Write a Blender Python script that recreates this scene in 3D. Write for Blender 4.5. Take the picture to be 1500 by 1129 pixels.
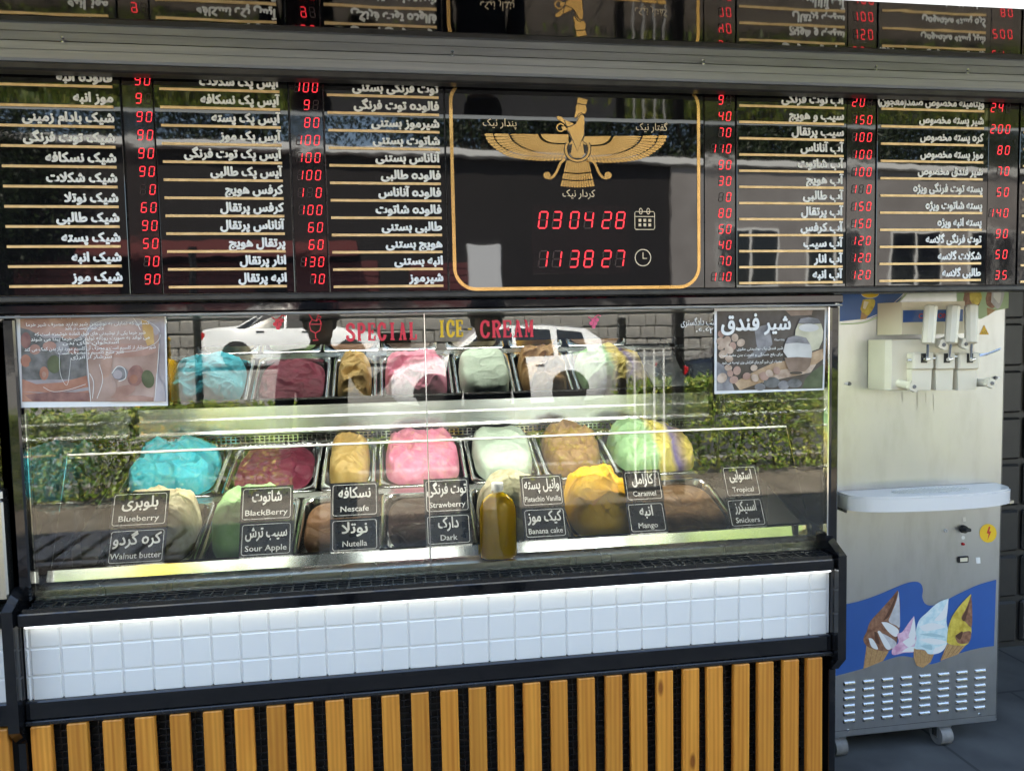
import bpy, bmesh, math, random, unicodedata
from mathutils import Vector, Matrix, noise
R = math.radians
random.seed(7)
for o in list(bpy.data.objects): bpy.data.objects.remove(o)
SC = bpy.context.scene
COL = SC.collection
# ------------------------------------------------------------------ camera
CAM_H = 1.38
AX = Vector((0.98832367, 0.02938439, 0.14950883))     # world X, Y, Z seen from the camera (right, up, forward)
AY = Vector((-0.1510987, 0.06256448, 0.98653681))
AZ = Vector((-0.01963547, 0.99760825, -0.0662739))
cam = bpy.data.cameras.new('camera'); camo = bpy.data.objects.new('camera', cam); COL.objects.link(camo)
cam.sensor_width = 36; cam.lens = 36 * 1127 / 1500; cam.clip_start = 0.005; cam.clip_end = 400
rot = Matrix(((AX[0], AX[1], -AX[2]), (AY[0], AY[1], -AY[2]), (AZ[0], AZ[1], -AZ[2])))
camo.matrix_world = Matrix.Translation((0, 0, CAM_H)) @ rot.to_4x4()
SC.camera = camo
# ------------------------------------------------------------------ sky, sun, exposure
SUN_EL, SUN_AZ = R(55), R(-18)            # the sun stands behind the shop, high
w = bpy.data.worlds.new('World'); SC.world = w; w.use_nodes = True
nt = w.node_tree; bg = nt.nodes['Background']; sky = nt.nodes.new('ShaderNodeTexSky')
sky.sky_type = 'NISHITA'; sky.sun_disc = False; sky.sun_elevation = SUN_EL; sky.sun_rotation = SUN_AZ
nt.links.new(sky.outputs[0], bg.inputs[0]); bg.inputs[1].default_value = 0.15
sun = bpy.data.lights.new('sun', 'SUN'); sun.energy = 5.0; sun.angle = R(0.5); sun.color = (1, 0.96, 0.9)
suno = bpy.data.objects.new('sun', sun); COL.objects.link(suno)
sd = Vector((math.sin(SUN_AZ) * math.cos(SUN_EL), math.cos(SUN_AZ) * math.cos(SUN_EL), math.sin(SUN_EL)))
suno.rotation_euler = sd.to_track_quat('Z', 'Y').to_euler(); suno.location = (0, 6, 12)
vs = SC.view_settings; vs.view_transform = 'Standard'; vs.look = 'None'; vs.exposure = 2.9; vs.use_white_balance = True; vs.white_balance_temperature = 7150; vs.white_balance_tint = 8; vs.gamma = 1
cy = SC.cycles; cy.use_denoising = True; cy.max_bounces = 12; cy.transparent_max_bounces = 32
cy.caustics_reflective = False; cy.caustics_refractive = False; cy.sample_clamp_indirect = 6

# ------------------------------------------------------------------ helpers
def at(px, py, Y):                         # a point measured in the photo, on the upright plane at depth Y
    c = Vector((px - 750, -(py - 564.5), 1127.0)); d = Vector((AX.dot(c), AY.dot(c), AZ.dot(c)))
    t = Y / d.y
    return Vector((d.x * t, Y, CAM_H + d.z * t))
def on(px, py, Y):
    p = at(px, py, Y); return (p.x, p.z)
def zm(pts, ox, oy, s, Y):                 # points read off an enlargement -> (x, z) on plane Y
    return [on(ox + a / s, oy + b / s, Y) for a, b in pts]

ORG = {}
class MB:
    def __init__(s): s.v = []; s.f = []; s.m = []; s.cur = 0
    def add(s, vs, fs):
        b = len(s.v); s.v += [tuple(v) for v in vs]
        for f in fs: s.f.append(tuple(i + b for i in f)); s.m.append(s.cur)
        return s
    def mat(s, i): s.cur = i; return s
    def box(s, x0, x1, y0, y1, z0, z1):
        return s.add([(x0,y0,z0),(x1,y0,z0),(x1,y1,z0),(x0,y1,z0),(x0,y0,z1),(x1,y0,z1),(x1,y1,z1),(x0,y1,z1)],
                     [(3,2,1,0),(4,5,6,7),(0,1,5,4),(1,2,6,5),(2,3,7,6),(3,0,4,7)])
    def bbox(s, x0, x1, y0, y1, z0, z1, b=0.003):        # box with chamfered edges
        b = min(b, (x1-x0)*.45, (y1-y0)*.45, (z1-z0)*.45)
        bm = bmesh.new(); bmesh.ops.create_cube(bm, size=1)
        for v in bm.verts: v.co = Vector(((x0+x1)/2 + v.co.x*(x1-x0), (y0+y1)/2 + v.co.y*(y1-y0), (z0+z1)/2 + v.co.z*(z1-z0)))
        bmesh.ops.bevel(bm, geom=bm.edges[:], offset=b, segments=1, affect='EDGES', profile=.5)
        bm.verts.index_update(); s.add([v.co[:] for v in bm.verts], [[v.index for v in f.verts] for f in bm.faces]); bm.free(); return s
    def prism(s, pts, a0, a1, axis='y'):                  # polygon extruded along an axis
        n = len(pts)
        def P(p, a): return (p[0], a, p[1]) if axis == 'y' else ((a, p[0], p[1]) if axis == 'x' else (p[0], p[1], a))
        return s.add([P(p, a0) for p in pts] + [P(p, a1) for p in pts],
                     [tuple(range(n)), tuple(range(2*n-1, n-1, -1))] + [(i, i+n, (i+1) % n + n, (i+1) % n) for i in range(n)])
    def flat(s, pts, y): return s.add([(p[0], y, p[1]) for p in pts], [tuple(range(len(pts)))])
    def ribbon(s, path, wd, y, closed=False):              # a flat stroke in the plane y
        n = len(path); vs = []
        for i, p in enumerate(path):
            a = path[(i-1) % n] if (closed or i > 0) else p
            c = path[(i+1) % n] if (closed or i < n-1) else p
            d = Vector((c[0]-a[0], c[1]-a[1])); d = d.normalized() if d.length > 1e-9 else Vector((1, 0))
            ww = wd[i] if isinstance(wd, (list, tuple)) else wd
            vs += [(p[0]-d.y*ww/2, y, p[1]+d.x*ww/2), (p[0]+d.y*ww/2, y, p[1]-d.x*ww/2)]
        fs = [(2*i, 2*i+1, 2*((i+1) % n)+1, 2*((i+1) % n)) for i in range(n if closed else n-1)]
        return s.add(vs, fs)
    def cyl(s, p0, p1, r0, r1=None, n=16):
        r1 = r0 if r1 is None else r1
        p0, p1 = Vector(p0), Vector(p1); d = (p1-p0).normalized()
        u = d.orthogonal().normalized(); v = d.cross(u)
        c = [(math.cos(2*math.pi*i/n), math.sin(2*math.pi*i/n)) for i in range(n)]
        return s.add([p0+(u*a+v*b)*r0 for a, b in c] + [p1+(u*a+v*b)*r1 for a, b in c],
                     [tuple(range(n-1, -1, -1)), tuple(range(n, 2*n))] + [(i, (i+1) % n, (i+1) % n+n, i+n) for i in range(n)])
    def tube(s, path, r, n=8):
        for a, b in zip(path, path[1:]): s.cyl(a, b, r, r, n)
        return s
    def lathe(s, prof, c, n=24, sx=1, sy=1):
        b = []; k = len(prof)
        for r, z in prof:
            for i in range(n): a = 2*math.pi*i/n; b.append((c[0]+r*sx*math.cos(a), c[1]+r*sy*math.sin(a), c[2]+z))
        return s.add(b, [(j*n+i, j*n+(i+1) % n, (j+1)*n+(i+1) % n, (j+1)*n+i) for j in range(k-1) for i in range(n)]
                     + [tuple(range(n-1, -1, -1)), tuple(range((k-1)*n, k*n))])
    def mesh(s, name, mats, org=(0, 0, 0), smooth=False):
        me = bpy.data.meshes.new(name)
        me.from_pydata([(v[0]-org[0], v[1]-org[1], v[2]-org[2]) for v in s.v], [], s.f)
        for m in mats: me.materials.append(m)
        me.polygons.foreach_set('material_index', s.m)
        if smooth: me.polygons.foreach_set('use_smooth', [True]*len(me.polygons))
        me.update(); return me
def prop(o, label=None, cat=None, group=None, kind=None):
    for k, v in (('label', label), ('category', cat), ('group', group), ('kind', kind)):
        if v: o[k] = v
    return o
def link(name, data, parent=None, loc=(0, 0, 0)):
    o = bpy.data.objects.new(name, data); COL.objects.link(o); o.location = loc
    if parent is not None: o.parent = parent
    return o
def thing(name, loc, label, cat, group=None, rot=None):
    o = link(name, None, None, loc); ORG[o] = Vector(loc); o.empty_display_size = .05
    if rot: o.rotation_euler = rot
    return prop(o, label, cat, group)
def obj(name, mb, mats, parent=None, smooth=False, angle=None):
    """one mesh object; shapes are given in world metres and stored relative to the thing's base"""
    if not isinstance(mats, (list, tuple)): mats = [mats]
    org = ORG.get(parent, Vector((0, 0, 0)))
    o = link(name, mb.mesh(name, mats, org, smooth or angle is not None), parent)
    ORG[o] = org
    if angle is not None: o.data.set_sharp_from_angle(angle=R(angle))
    return o
def struct(name, mb, m): return prop(obj(name, mb, m), kind='structure')
def copy_tree(o, parent=None):
    c = o.copy(); COL.objects.link(c); c.parent = parent
    for ch in list(o.children): copy_tree(ch, c)
    return c

# ------------------------------------------------------------------ materials
def material(name, col, rough=.5, metal=0, col2=None, scale=20, detail=4, bump=0, bscale=None, spec=.5, emit=None, estr=0, stretch=None, coat=0, rvar=0):
    m = bpy.data.materials.new(name); m.use_nodes = True; n = m.node_tree.nodes; L = m.node_tree.links
    b = n['Principled BSDF']; b.inputs['Base Color'].default_value = (*col, 1); b.inputs['Roughness'].default_value = rough
    b.inputs['Metallic'].default_value = metal; b.inputs['Specular IOR Level'].default_value = spec; b.inputs['Coat Weight'].default_value = coat
    b.inputs['Coat Roughness'].default_value = .03
    if emit: b.inputs['Emission Color'].default_value = (*emit, 1); b.inputs['Emission Strength'].default_value = estr
    if col2 or bump or rvar:
        tc = n.new('ShaderNodeTexCoord'); mp = n.new('ShaderNodeMapping'); L.new(tc.outputs['Object'], mp.inputs[0])
        if stretch: mp.inputs['Scale'].default_value = stretch
        t = n.new('ShaderNodeTexNoise'); t.inputs['Scale'].default_value = scale; t.inputs['Detail'].default_value = detail; L.new(mp.outputs[0], t.inputs['Vector'])
        if col2:
            cr = n.new('ShaderNodeValToRGB'); cr.color_ramp.elements[0].position = .32; cr.color_ramp.elements[1].position = .68
            cr.color_ramp.elements[0].color = (*col, 1); cr.color_ramp.elements[1].color = (*col2, 1)
            L.new(t.outputs['Fac'], cr.inputs[0]); L.new(cr.outputs[0], b.inputs['Base Color'])
        if rvar:
            mr = n.new('ShaderNodeMapRange'); mr.inputs['To Min'].default_value = max(0, rough-rvar); mr.inputs['To Max'].default_value = rough+rvar
            L.new(t.outputs['Fac'], mr.inputs[0]); L.new(mr.outputs[0], b.inputs['Roughness'])
        if bump:
            t2 = n.new('ShaderNodeTexNoise'); t2.inputs['Scale'].default_value = bscale or scale; t2.inputs['Detail'].default_value = 3; L.new(mp.outputs[0], t2.inputs['Vector'])
            bp = n.new('ShaderNodeBump'); bp.inputs['Strength'].default_value = 1; bp.inputs['Distance'].default_value = bump
            L.new(t2.outputs['Fac'], bp.inputs['Height']); L.new(bp.outputs[0], b.inputs['Normal'])
    return m
def glass(name, tint=(.93, .97, .95), ior=1.55, rough=0.0):
    m = bpy.data.materials.new(name); m.use_nodes = True; n = m.node_tree.nodes; L = m.node_tree.links
    n.remove(n['Principled BSDF']); out = n['Material Output']
    tr = n.new('ShaderNodeBsdfTransparent'); tr.inputs[0].default_value = (*tint, 1)
    gl = n.new('ShaderNodeBsdfGlossy'); gl.inputs['Roughness'].default_value = rough
    fr = n.new('ShaderNodeFresnel'); fr.inputs[0].default_value = ior; mx = n.new('ShaderNodeMixShader')
    L.new(fr.outputs[0], mx.inputs[0]); L.new(tr.outputs[0], mx.inputs[1]); L.new(gl.outputs[0], mx.inputs[2]); L.new(mx.outputs[0], out.inputs[0])
    return m
def island(name, cols, rough=.6, trans=0):            # leaves: each leaf its own shade
    m = bpy.data.materials.new(name); m.use_nodes = True; n = m.node_tree.nodes; L = m.node_tree.links; b = n['Principled BSDF']
    g = n.new('ShaderNodeNewGeometry'); cr = n.new('ShaderNodeValToRGB'); e = cr.color_ramp.elements
    while len(e) < len(cols): e.new(.5)
    for i, c in enumerate(cols): e[i].position = i/(len(cols)-1); e[i].color = (*c, 1)
    L.new(g.outputs['Random Per Island'], cr.inputs[0]); L.new(cr.outputs[0], b.inputs['Base Color']); b.inputs['Roughness'].default_value = rough
    return m
def tile_mat(name, c1, c2, mortar, sx, sy, rough=.6):
    m = bpy.data.materials.new(name); m.use_nodes = True; n = m.node_tree.nodes; L = m.node_tree.links; b = n['Principled BSDF']
    tc = n.new('ShaderNodeTexCoord'); br = n.new('ShaderNodeTexBrick'); L.new(tc.outputs['Object'], br.inputs[0])
    br.inputs['Scale'].default_value = 1; br.inputs['Brick Width'].default_value = sx; br.inputs['Row Height'].default_value = sy; br.inputs['Mortar Size'].default_value = .006
    ns = n.new('ShaderNodeTexNoise'); ns.inputs['Scale'].default_value = 5; ns.inputs['Detail'].default_value = 6; L.new(tc.outputs['Object'], ns.inputs['Vector'])
    r1 = n.new('ShaderNodeValToRGB'); r1.color_ramp.elements[0].color = (*c1, 1); r1.color_ramp.elements[1].color = (*c2, 1)
    r1.color_ramp.elements[0].position = .3; r1.color_ramp.elements[1].position = .7
    L.new(ns.outputs[0], r1.inputs[0]); L.new(r1.outputs[0], br.inputs['Color1']); L.new(r1.outputs[0], br.inputs['Color2']); br.inputs['Mortar'].default_value = (*mortar, 1)
    L.new(br.outputs[0], b.inputs['Base Color']); b.inputs['Roughness'].default_value = rough
    return m

M = {}
def mk(k, *a, **kw): M[k] = material(k, *a, **kw); return M[k]
mk('black_gloss', (.006, .006, .007), .05, spec=.6, bump=.0006, bscale=9)
mk('board_glass', (.004, .004, .005), .02, spec=.6, bump=.00035, bscale=4)
mk('digit_glass', (.008, .005, .006), .05, spec=.6, bump=.0004, bscale=9)
mk('black_metal', (.012, .012, .013), .28, spec=.5, rvar=.08, scale=30)
mk('black_matte', (.012, .012, .012), .6)
mk('rail_grey', (.33, .345, .36), .36, metal=.5, col2=(.27, .285, .30), scale=6, stretch=(.6, 20, 20), rvar=.06)
mk('rail_dark', (.05, .05, .05), .38, metal=.3, col2=(.03, .03, .03), scale=25)
mk('soffit', (.40, .40, .41), .035, metal=1, bump=.0010, bscale=3)
mk('gold', (.68, .43, .17), .25, metal=1, col2=(.54, .32, .11), scale=14, rvar=.08, detail=6)
mk('gold_paint', (.78, .56, .30), .38, metal=.55, col2=(.62, .42, .20), scale=35, detail=6)
mk('gold_text', (.74, .60, .42), .45)
mk('white_letter', (.80, .80, .78), .5)
mk('card_letter', (.50, .50, .50), .5)
mk('red_letter', (.70, .03, .06), .4)
mk('pink_letter', (.75, .10, .22), .4)
mk('yellow_letter', (.78, .48, .02), .4)
mk('led_on', (.3, .0, .0), .4, emit=(1, .035, .06), estr=.27)
mk('led_off', (.022, .005, .006), .4)
mk('case_lamp', (.9, .9, .9), .5, emit=(1, .98, .94), estr=10.0)  # glow of the added strip that brightens the tubs
mk('tile_white', (.71, .695, .67), .22, spec=.5)
mk('tile_back', (.70, .685, .66), .4)
mk('led_strip', (.9, .9, .9), .5, emit=(.78, .88, 1), estr=.62)
mk('steel', (.60, .59, .57), .27, metal=1, col2=(.50, .49, .47), scale=9, stretch=(1, 1, .12), rvar=.07)
mk('steel_dirty', (.545, .555, .575), .32, metal=.94, col2=(.47, .48, .495), scale=4, detail=8, rvar=.09, stretch=(1, 1, .45), bump=.0012, bscale=2.5)
mk('chrome', (.75, .76, .76), .1, metal=1)
mk('pan_steel', (.62, .63, .63), .2, metal=1, rvar=.06, scale=20)
mk('mirror', (.80, .80, .81), .015, metal=1)
mk('cream_plastic', (.72, .645, .48), .35, col2=(.67, .60, .44), scale=8)
mk('ivory_plastic', (.74, .68, .545), .32, col2=(.70, .64, .50), scale=12)
mk('tray_white', (.68, .67, .66), .25, col2=(.64, .63, .62), scale=6)
mk('rubber', (.02, .02, .02), .7)
mk('caster', (.22, .21, .20), .6, col2=(.12, .12, .12), scale=30)
mk('blue_print', (.02, .085, .30), .35, col2=(.025, .10, .34), scale=5)
mk('green_print', (.36, .50, .28), .4)
mk('white_print', (.75, .75, .73), .4)
mk('yellow_print', (.80, .50, .02), .4)
mk('red_print', (.55, .03, .02), .4)
mk('choc_print', (.15, .055, .028), .4, col2=(.34, .17, .10), scale=75, detail=7)
mk('choc_dark_print', (.09, .035, .02), .4)
mk('grey_print', (.42, .42, .43), .4, col2=(.62, .62, .63), scale=40)
mk('pink_print', (.52, .24, .38), .4, col2=(.78, .55, .66), scale=60, detail=7)
mk('mint_print', (.42, .62, .66), .4, col2=(.72, .80, .79), scale=55, detail=7)
mk('mint_dark_print', (.36, .53, .56), .4)
mk('lemon_print', (.70, .56, .10), .4, col2=(.44, .30, .03), scale=60, detail=7)
mk('cone_print', (.50, .30, .13), .4, col2=(.36, .20, .08), scale=120)
mk('paper', (.80, .80, .80), .35)
mk('asphalt', (.045, .045, .047), .85, col2=(.065, .065, .065), scale=40, bump=.003, bscale=150)
M['floor_dark'] = tile_mat('floor_dark', (.055, .054, .052), (.11, .107, .10), (.035, .034, .033), .5, .5, .75)
mk('grime', (.34, .32, .29), .6, col2=(.46, .44, .41), scale=60)
M['pavement'] = tile_mat('pavement', (.12, .10, .08), (.20, .17, .14), (.05, .045, .04), .6, .4)
mk('kerb', (.33, .32, .30), .8, col2=(.25, .24, .23), scale=10)
mk('bark', (.09, .065, .045), .85, col2=(.05, .035, .025), scale=12, stretch=(1, 1, .2), bump=.01)
mk('wall_grey', (.33, .31, .30), .8, col2=(.24, .22, .21), scale=.8, detail=8)
mk('wall_brown', (.012, .009, .009), .7, col2=(.008, .006, .006), scale=1.2, detail=6)
mk('shutter_maroon', (.12, .03, .03), .5)
mk('white_paint', (.80, .80, .78), .5)
mk('stone', (.30, .28, .25), .85, col2=(.18, .17, .16), scale=2.5, detail=8, bump=.02, bscale=6)
mk('window_dark', (.01, .012, .016), .05, spec=.6)
mk('car_white', (.85, .85, .85), .18, coat=.6)
mk('car_black', (.01, .011, .014), .12, coat=.8)
mk('car_glass', (.006, .008, .01), .03, spec=.8)
mk('tyre', (.02, .02, .02), .8)
mk('alloy', (.5, .5, .52), .3, metal=1)
mk('tail_red', (.45, .01, .015), .2)
mk('lamp_glass', (.6, .62, .65), .1)
mk('barrel_yellow', (.80, .46, .01), .4)
mk('skin', (.42, .25, .17), .5)
mk('hair', (.012, .010, .009), .6)
mk('cloth_black', (.015, .015, .017), .85)
mk('cloth_navy', (.02, .025, .04), .85)
mk('denim', (.04, .055, .09), .85)
mk('shop_wall', (.10, .10, .10), .8, col2=(.07, .07, .07), scale=4)
mk('panel_black', (.03, .029, .028), .45, col2=(.02, .02, .02), scale=14, rvar=.1)
mk('fascia_white', (.80, .82, .85), .3, emit=(.85, .93, 1), estr=.5)  # even glow added so the canopy edge turns bright white
mk('pale_wood', (.46, .38, .32), .7, col2=(.36, .29, .24), scale=20)
mk('sign_white', (.7, .72, .75), .4)
mk('syrup', (.80, .44, .008), .06, spec=.6)
mk('cap_white', (.80, .80, .80), .4)
def syrup_mat():
    m = bpy.data.materials.new('golden_syrup'); m.use_nodes = True; n = m.node_tree.nodes; L = m.node_tree.links; b = n['Principled BSDF']
    b.inputs['Base Color'].default_value = (1, .70, .02, 1); b.inputs['Roughness'].default_value = .08
    t = n.new('ShaderNodeBsdfTranslucent'); t.inputs[0].default_value = (1, .78, .03, 1); mx = n.new('ShaderNodeMixShader'); mx.inputs[0].default_value = .6
    L.new(b.outputs[0], mx.inputs[1]); L.new(t.outputs[0], mx.inputs[2]); L.new(mx.outputs[0], n['Material Output'].inputs[0]); return m
M['syrup'] = syrup_mat()
GLASS = glass('case_glass', (.965, .993, .982), 1.62)
GLASS_SIDE = glass('side_glass', (.82, .92, .885), 1.55)
GLASS_IN = glass('inner_glass', (.985, .996, .992), 1.28)
BOTTLE = glass('bottle_glass', (.99, .98, .95), 1.4)
LEAF_HEDGE = island('hedge_leaf', [(.05, .11, .015), (.13, .22, .03), (.24, .31, .05), (.42, .42, .09)], .45)
LEAF_TREE = island('tree_leaf', [(.008, .018, .005), (.016, .035, .008), (.03, .055, .012)], .55)
def stain(m):                               # drip marks and smears on the steel front
    n = m.node_tree.nodes; L = m.node_tree.links; b = n['Principled BSDF']; src = b.inputs['Base Color'].links[0].from_socket
    tc = n.new('ShaderNodeTexCoord'); mp = n.new('ShaderNodeMapping'); mp.inputs['Scale'].default_value = (14, 14, 4); L.new(tc.outputs['Object'], mp.inputs[0])
    t = n.new('ShaderNodeTexNoise'); t.inputs['Scale'].default_value = 1; t.inputs['Detail'].default_value = 7; t.inputs['Roughness'].default_value = .65; L.new(mp.outputs[0], t.inputs['Vector'])
    cr = n.new('ShaderNodeValToRGB'); cr.color_ramp.elements[0].position = .30; cr.color_ramp.elements[1].position = .52
    cr.color_ramp.elements[0].color = (.55, .52, .48, 1); cr.color_ramp.elements[1].color = (1, 1, 1, 1); L.new(t.outputs[0], cr.inputs[0])
    mx = n.new('ShaderNodeMix'); mx.data_type = 'RGBA'; mx.blend_type = 'MULTIPLY'; mx.inputs[0].default_value = .28
    L.new(src, mx.inputs[6]); L.new(cr.outputs[0], mx.inputs[7]); L.new(mx.outputs[2], b.inputs['Base Color'])
stain(M['steel_dirty'])
# bar wood
def wood(name, c1, c2):
    m = bpy.data.materials.new(name); m.use_nodes = True; n = m.node_tree.nodes; L = m.node_tree.links; b = n['Principled BSDF']
    tc = n.new('ShaderNodeTexCoord'); oi = n.new('ShaderNodeObjectInfo'); ad = n.new('ShaderNodeVectorMath'); ad.operation = 'ADD'
    cb = n.new('ShaderNodeCombineXYZ'); mu = n.new('ShaderNodeMath'); mu.operation = 'MULTIPLY'; mu.inputs[1].default_value = 37
    L.new(oi.outputs['Random'], mu.inputs[0]); L.new(mu.outputs[0], cb.inputs[0]); L.new(mu.outputs[0], cb.inputs[2])
    L.new(tc.outputs['Object'], ad.inputs[0]); L.new(cb.outputs[0], ad.inputs[1])
    mp = n.new('ShaderNodeMapping'); mp.inputs['Scale'].default_value = (1, 1, .035); L.new(ad.outputs[0], mp.inputs[0])
    t = n.new('ShaderNodeTexNoise'); t.inputs['Scale'].default_value = 55; t.inputs['Detail'].default_value = 5; t.inputs['Distortion'].default_value = .6; L.new(mp.outputs[0], t.inputs['Vector'])
    wv = n.new('ShaderNodeTexWave'); wv.inputs['Scale'].default_value = 26; wv.inputs['Distortion'].default_value = 5; wv.inputs['Detail'].default_value = 2; L.new(mp.outputs[0], wv.inputs[0])
    mx = n.new('ShaderNodeMix'); mx.inputs[0].default_value = .22; L.new(t.outputs[0], mx.inputs[2]); L.new(wv.outputs['Fac'], mx.inputs[3])
    cr = n.new('ShaderNodeValToRGB'); cr.color_ramp.elements[0].position = .25; cr.color_ramp.elements[1].position = .75
    cr.color_ramp.elements[0].color = (*c1, 1); cr.color_ramp.elements[1].color = (*c2, 1); L.new(mx.outputs[0], cr.inputs[0])
    hs = n.new('ShaderNodeHueSaturation'); mr = n.new('ShaderNodeMapRange'); mr.inputs['To Min'].default_value = .82; mr.inputs['To Max'].default_value = 1.12
    L.new(oi.outputs['Random'], mr.inputs[0]); L.new(mr.outputs[0], hs.inputs['Value']); L.new(cr.outputs[0], hs.inputs['Color'])
    kv = n.new('ShaderNodeTexVoronoi'); kv.inputs['Scale'].default_value = 7; mp2 = n.new('ShaderNodeMapping'); mp2.inputs['Scale'].default_value = (1.4, 1, .5)
    L.new(ad.outputs[0], mp2.inputs[0]); L.new(mp2.outputs[0], kv.inputs['Vector'])
    kr = n.new('ShaderNodeValToRGB'); kr.color_ramp.elements[0].position = .05; kr.color_ramp.elements[1].position = .10
    kr.color_ramp.elements[0].color = (.22, .10, .03, 1); kr.color_ramp.elements[1].color = (1, 1, 1, 1); L.new(kv.outputs['Distance'], kr.inputs[0])
    kn = n.new('ShaderNodeMix'); kn.data_type = 'RGBA'; kn.blend_type = 'MULTIPLY'; kn.inputs[0].default_value = .8
    L.new(hs.outputs[0], kn.inputs[6]); L.new(kr.outputs[0], kn.inputs[7]); L.new(kn.outputs[2], b.inputs['Base Color'])
    b.inputs['Roughness'].default_value = .42
    return m
M['wood'] = wood('slat_wood', (.47, .155, .018), (.71, .295, .042))

# ------------------------------------------------------------------ lettering
FORM = {}; LIG = {}
for cp in list(range(0xFB50, 0xFC00)) + list(range(0xFE80, 0xFEFD)):
    d = unicodedata.decomposition(chr(cp)).split()
    if len(d) == 2: FORM.setdefault(chr(int(d[1], 16)), {})[d[0][1:-1]] = chr(cp)
    elif len(d) == 3: LIG.setdefault((chr(int(d[1], 16)), chr(int(d[2], 16))), {})[d[0][1:-1]] = chr(cp)
def shape(s):                              # Persian letters in their joined forms, laid out right to left
    u = []; i = 0
    while i < len(s):
        if i+1 < len(s) and (s[i], s[i+1]) in LIG and s[i] == '\u0644': u.append((s[i], s[i+1])); i += 2
        else: u.append(s[i]); i += 1
    def joins_next(c): return isinstance(c, str) and 'initial' in FORM.get(c, {})
    def joins_prev(c): return isinstance(c, tuple) or 'final' in FORM.get(c, {})
    out = []
    for k, c in enumerate(u):
        p = k > 0 and joins_next(u[k-1]) and joins_prev(c)
        nx = k+1 < len(u) and joins_next(c) and joins_prev(u[k+1])
        if isinstance(c, tuple): out.append(LIG[c]['final' if p else 'isolated'])
        elif c == '\u0647' and not p and not nx: out.append('o')
        elif c in FORM: out.append(FORM[c].get('medial' if p and nx else 'final' if p else 'initial' if nx else 'isolated', c))
        else: out.append({'(': ')', ')': '('}.get(c, c))
    return ''.join(reversed(out))
TXT = {}
def text_mb(s, size, x, z, y, align='R', bold=0.0, sx=1.0, width=None, rtl=True):
    """lettering as flat print in the plane y; x is the aligned edge, z the baseline; bold letters are thickened by shifted layers"""
    key = (s, rtl)
    if key not in TXT:
        c = bpy.data.curves.new('t', 'FONT'); c.body = shape(s) if rtl else s; c.resolution_u = 2; c.size = 1
        o = bpy.data.objects.new('t', c); COL.objects.link(o); bpy.context.view_layer.update()
        me = bpy.data.meshes.new_from_object(o)
        TXT[key] = ([v.co[:2] for v in me.vertices], [tuple(p.vertices) for p in me.polygons])
        bpy.data.objects.remove(o); bpy.data.curves.remove(c); bpy.data.meshes.remove(me)
    V, F = TXT[key]
    x0 = min(v[0] for v in V); x1 = max(v[0] for v in V)
    if width: sx = width/((x1-x0)*size)
    k = x1 if align == 'R' else x0 if align == 'L' else (x0+x1)/2
    mb = MB(); n = 8 if bold > .02 else 4
    for q in range(n if bold > .004 else 1):
        ox, oz = (bold*math.cos(2*math.pi*q/n)*1.1, bold*math.sin(2*math.pi*q/n)) if bold > .004 else (0, 0)
        mb.add([(x+(v[0]-k+ox)*size*sx, y-.00003*q, z+(v[1]+oz)*size) for v in V], F)
    return mb
SEG = {'0': 'abcdef', '1': 'bc', '2': 'abged', '3': 'abgcd', '4': 'fgbc', '5': 'afgcd', '6': 'afgedc', '7': 'abc', '8': 'abcdefg', '9': 'abcdfg', '_': ''}
def seven(mb, ch, x, z, h, y):              # one seven-segment digit, slanted like the real ones
    wd = h*.50; t = h*.085; g = h*.025; sl = .14
    S = {'a': ((0, h), (wd, h)), 'g': ((0, h/2), (wd, h/2)), 'd': ((0, 0), (wd, 0)), 'f': ((0, h/2), (0, h)), 'b': ((wd, h/2), (wd, h)), 'e': ((0, 0), (0, h/2)), 'c': ((wd, 0), (wd, h/2))}
    for k, (a, b) in S.items():
        mb.mat(0 if k in SEG[ch] else 1)
        if a[1] == b[1]: P = [(a[0]+g, a[1]), (a[0]+g+t/2, a[1]+t/2), (b[0]-g-t/2, a[1]+t/2), (b[0]-g, a[1]), (b[0]-g-t/2, a[1]-t/2), (a[0]+g+t/2, a[1]-t/2)]
        else: P = [(a[0], a[1]+g), (a[0]+t/2, a[1]+g+t/2), (a[0]+t/2, b[1]-g-t/2), (a[0], b[1]-g), (a[0]-t/2, b[1]-g-t/2), (a[0]-t/2, a[1]+g+t/2)]
        mb.flat([(x+p[0]+p[1]*sl, z+p[1]) for p in P], y)
def price_mb(s, xr, zc, h, y, pitch=.024):
    mb = MB(); n = len(s)
    for i, ch in enumerate(s): seven(mb, ch, xr-(n-i)*pitch, zc-h/2, h, y)
    return mb
def circle(cx, cz, r, n=20, rz=None): return [(cx+r*math.cos(2*math.pi*i/n), cz+(rz or r)*math.sin(2*math.pi*i/n)) for i in range(n)]
def spline(pts, n=6):                       # smooth curve through points
    out = []
    for i in range(len(pts)-1):
        p = [Vector(pts[max(0, min(len(pts)-1, j))]) for j in (i-1, i, i+1, i+2)]
        for k in range(n):
            t = k/n
            out.append(tuple(.5*((2*p[1])+(p[2]-p[0])*t+(2*p[0]-5*p[1]+4*p[2]-p[3])*t*t+(3*p[1]-p[0]-3*p[2]+p[3])*t**3)))
    return out+[tuple(pts[-1])]

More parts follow.
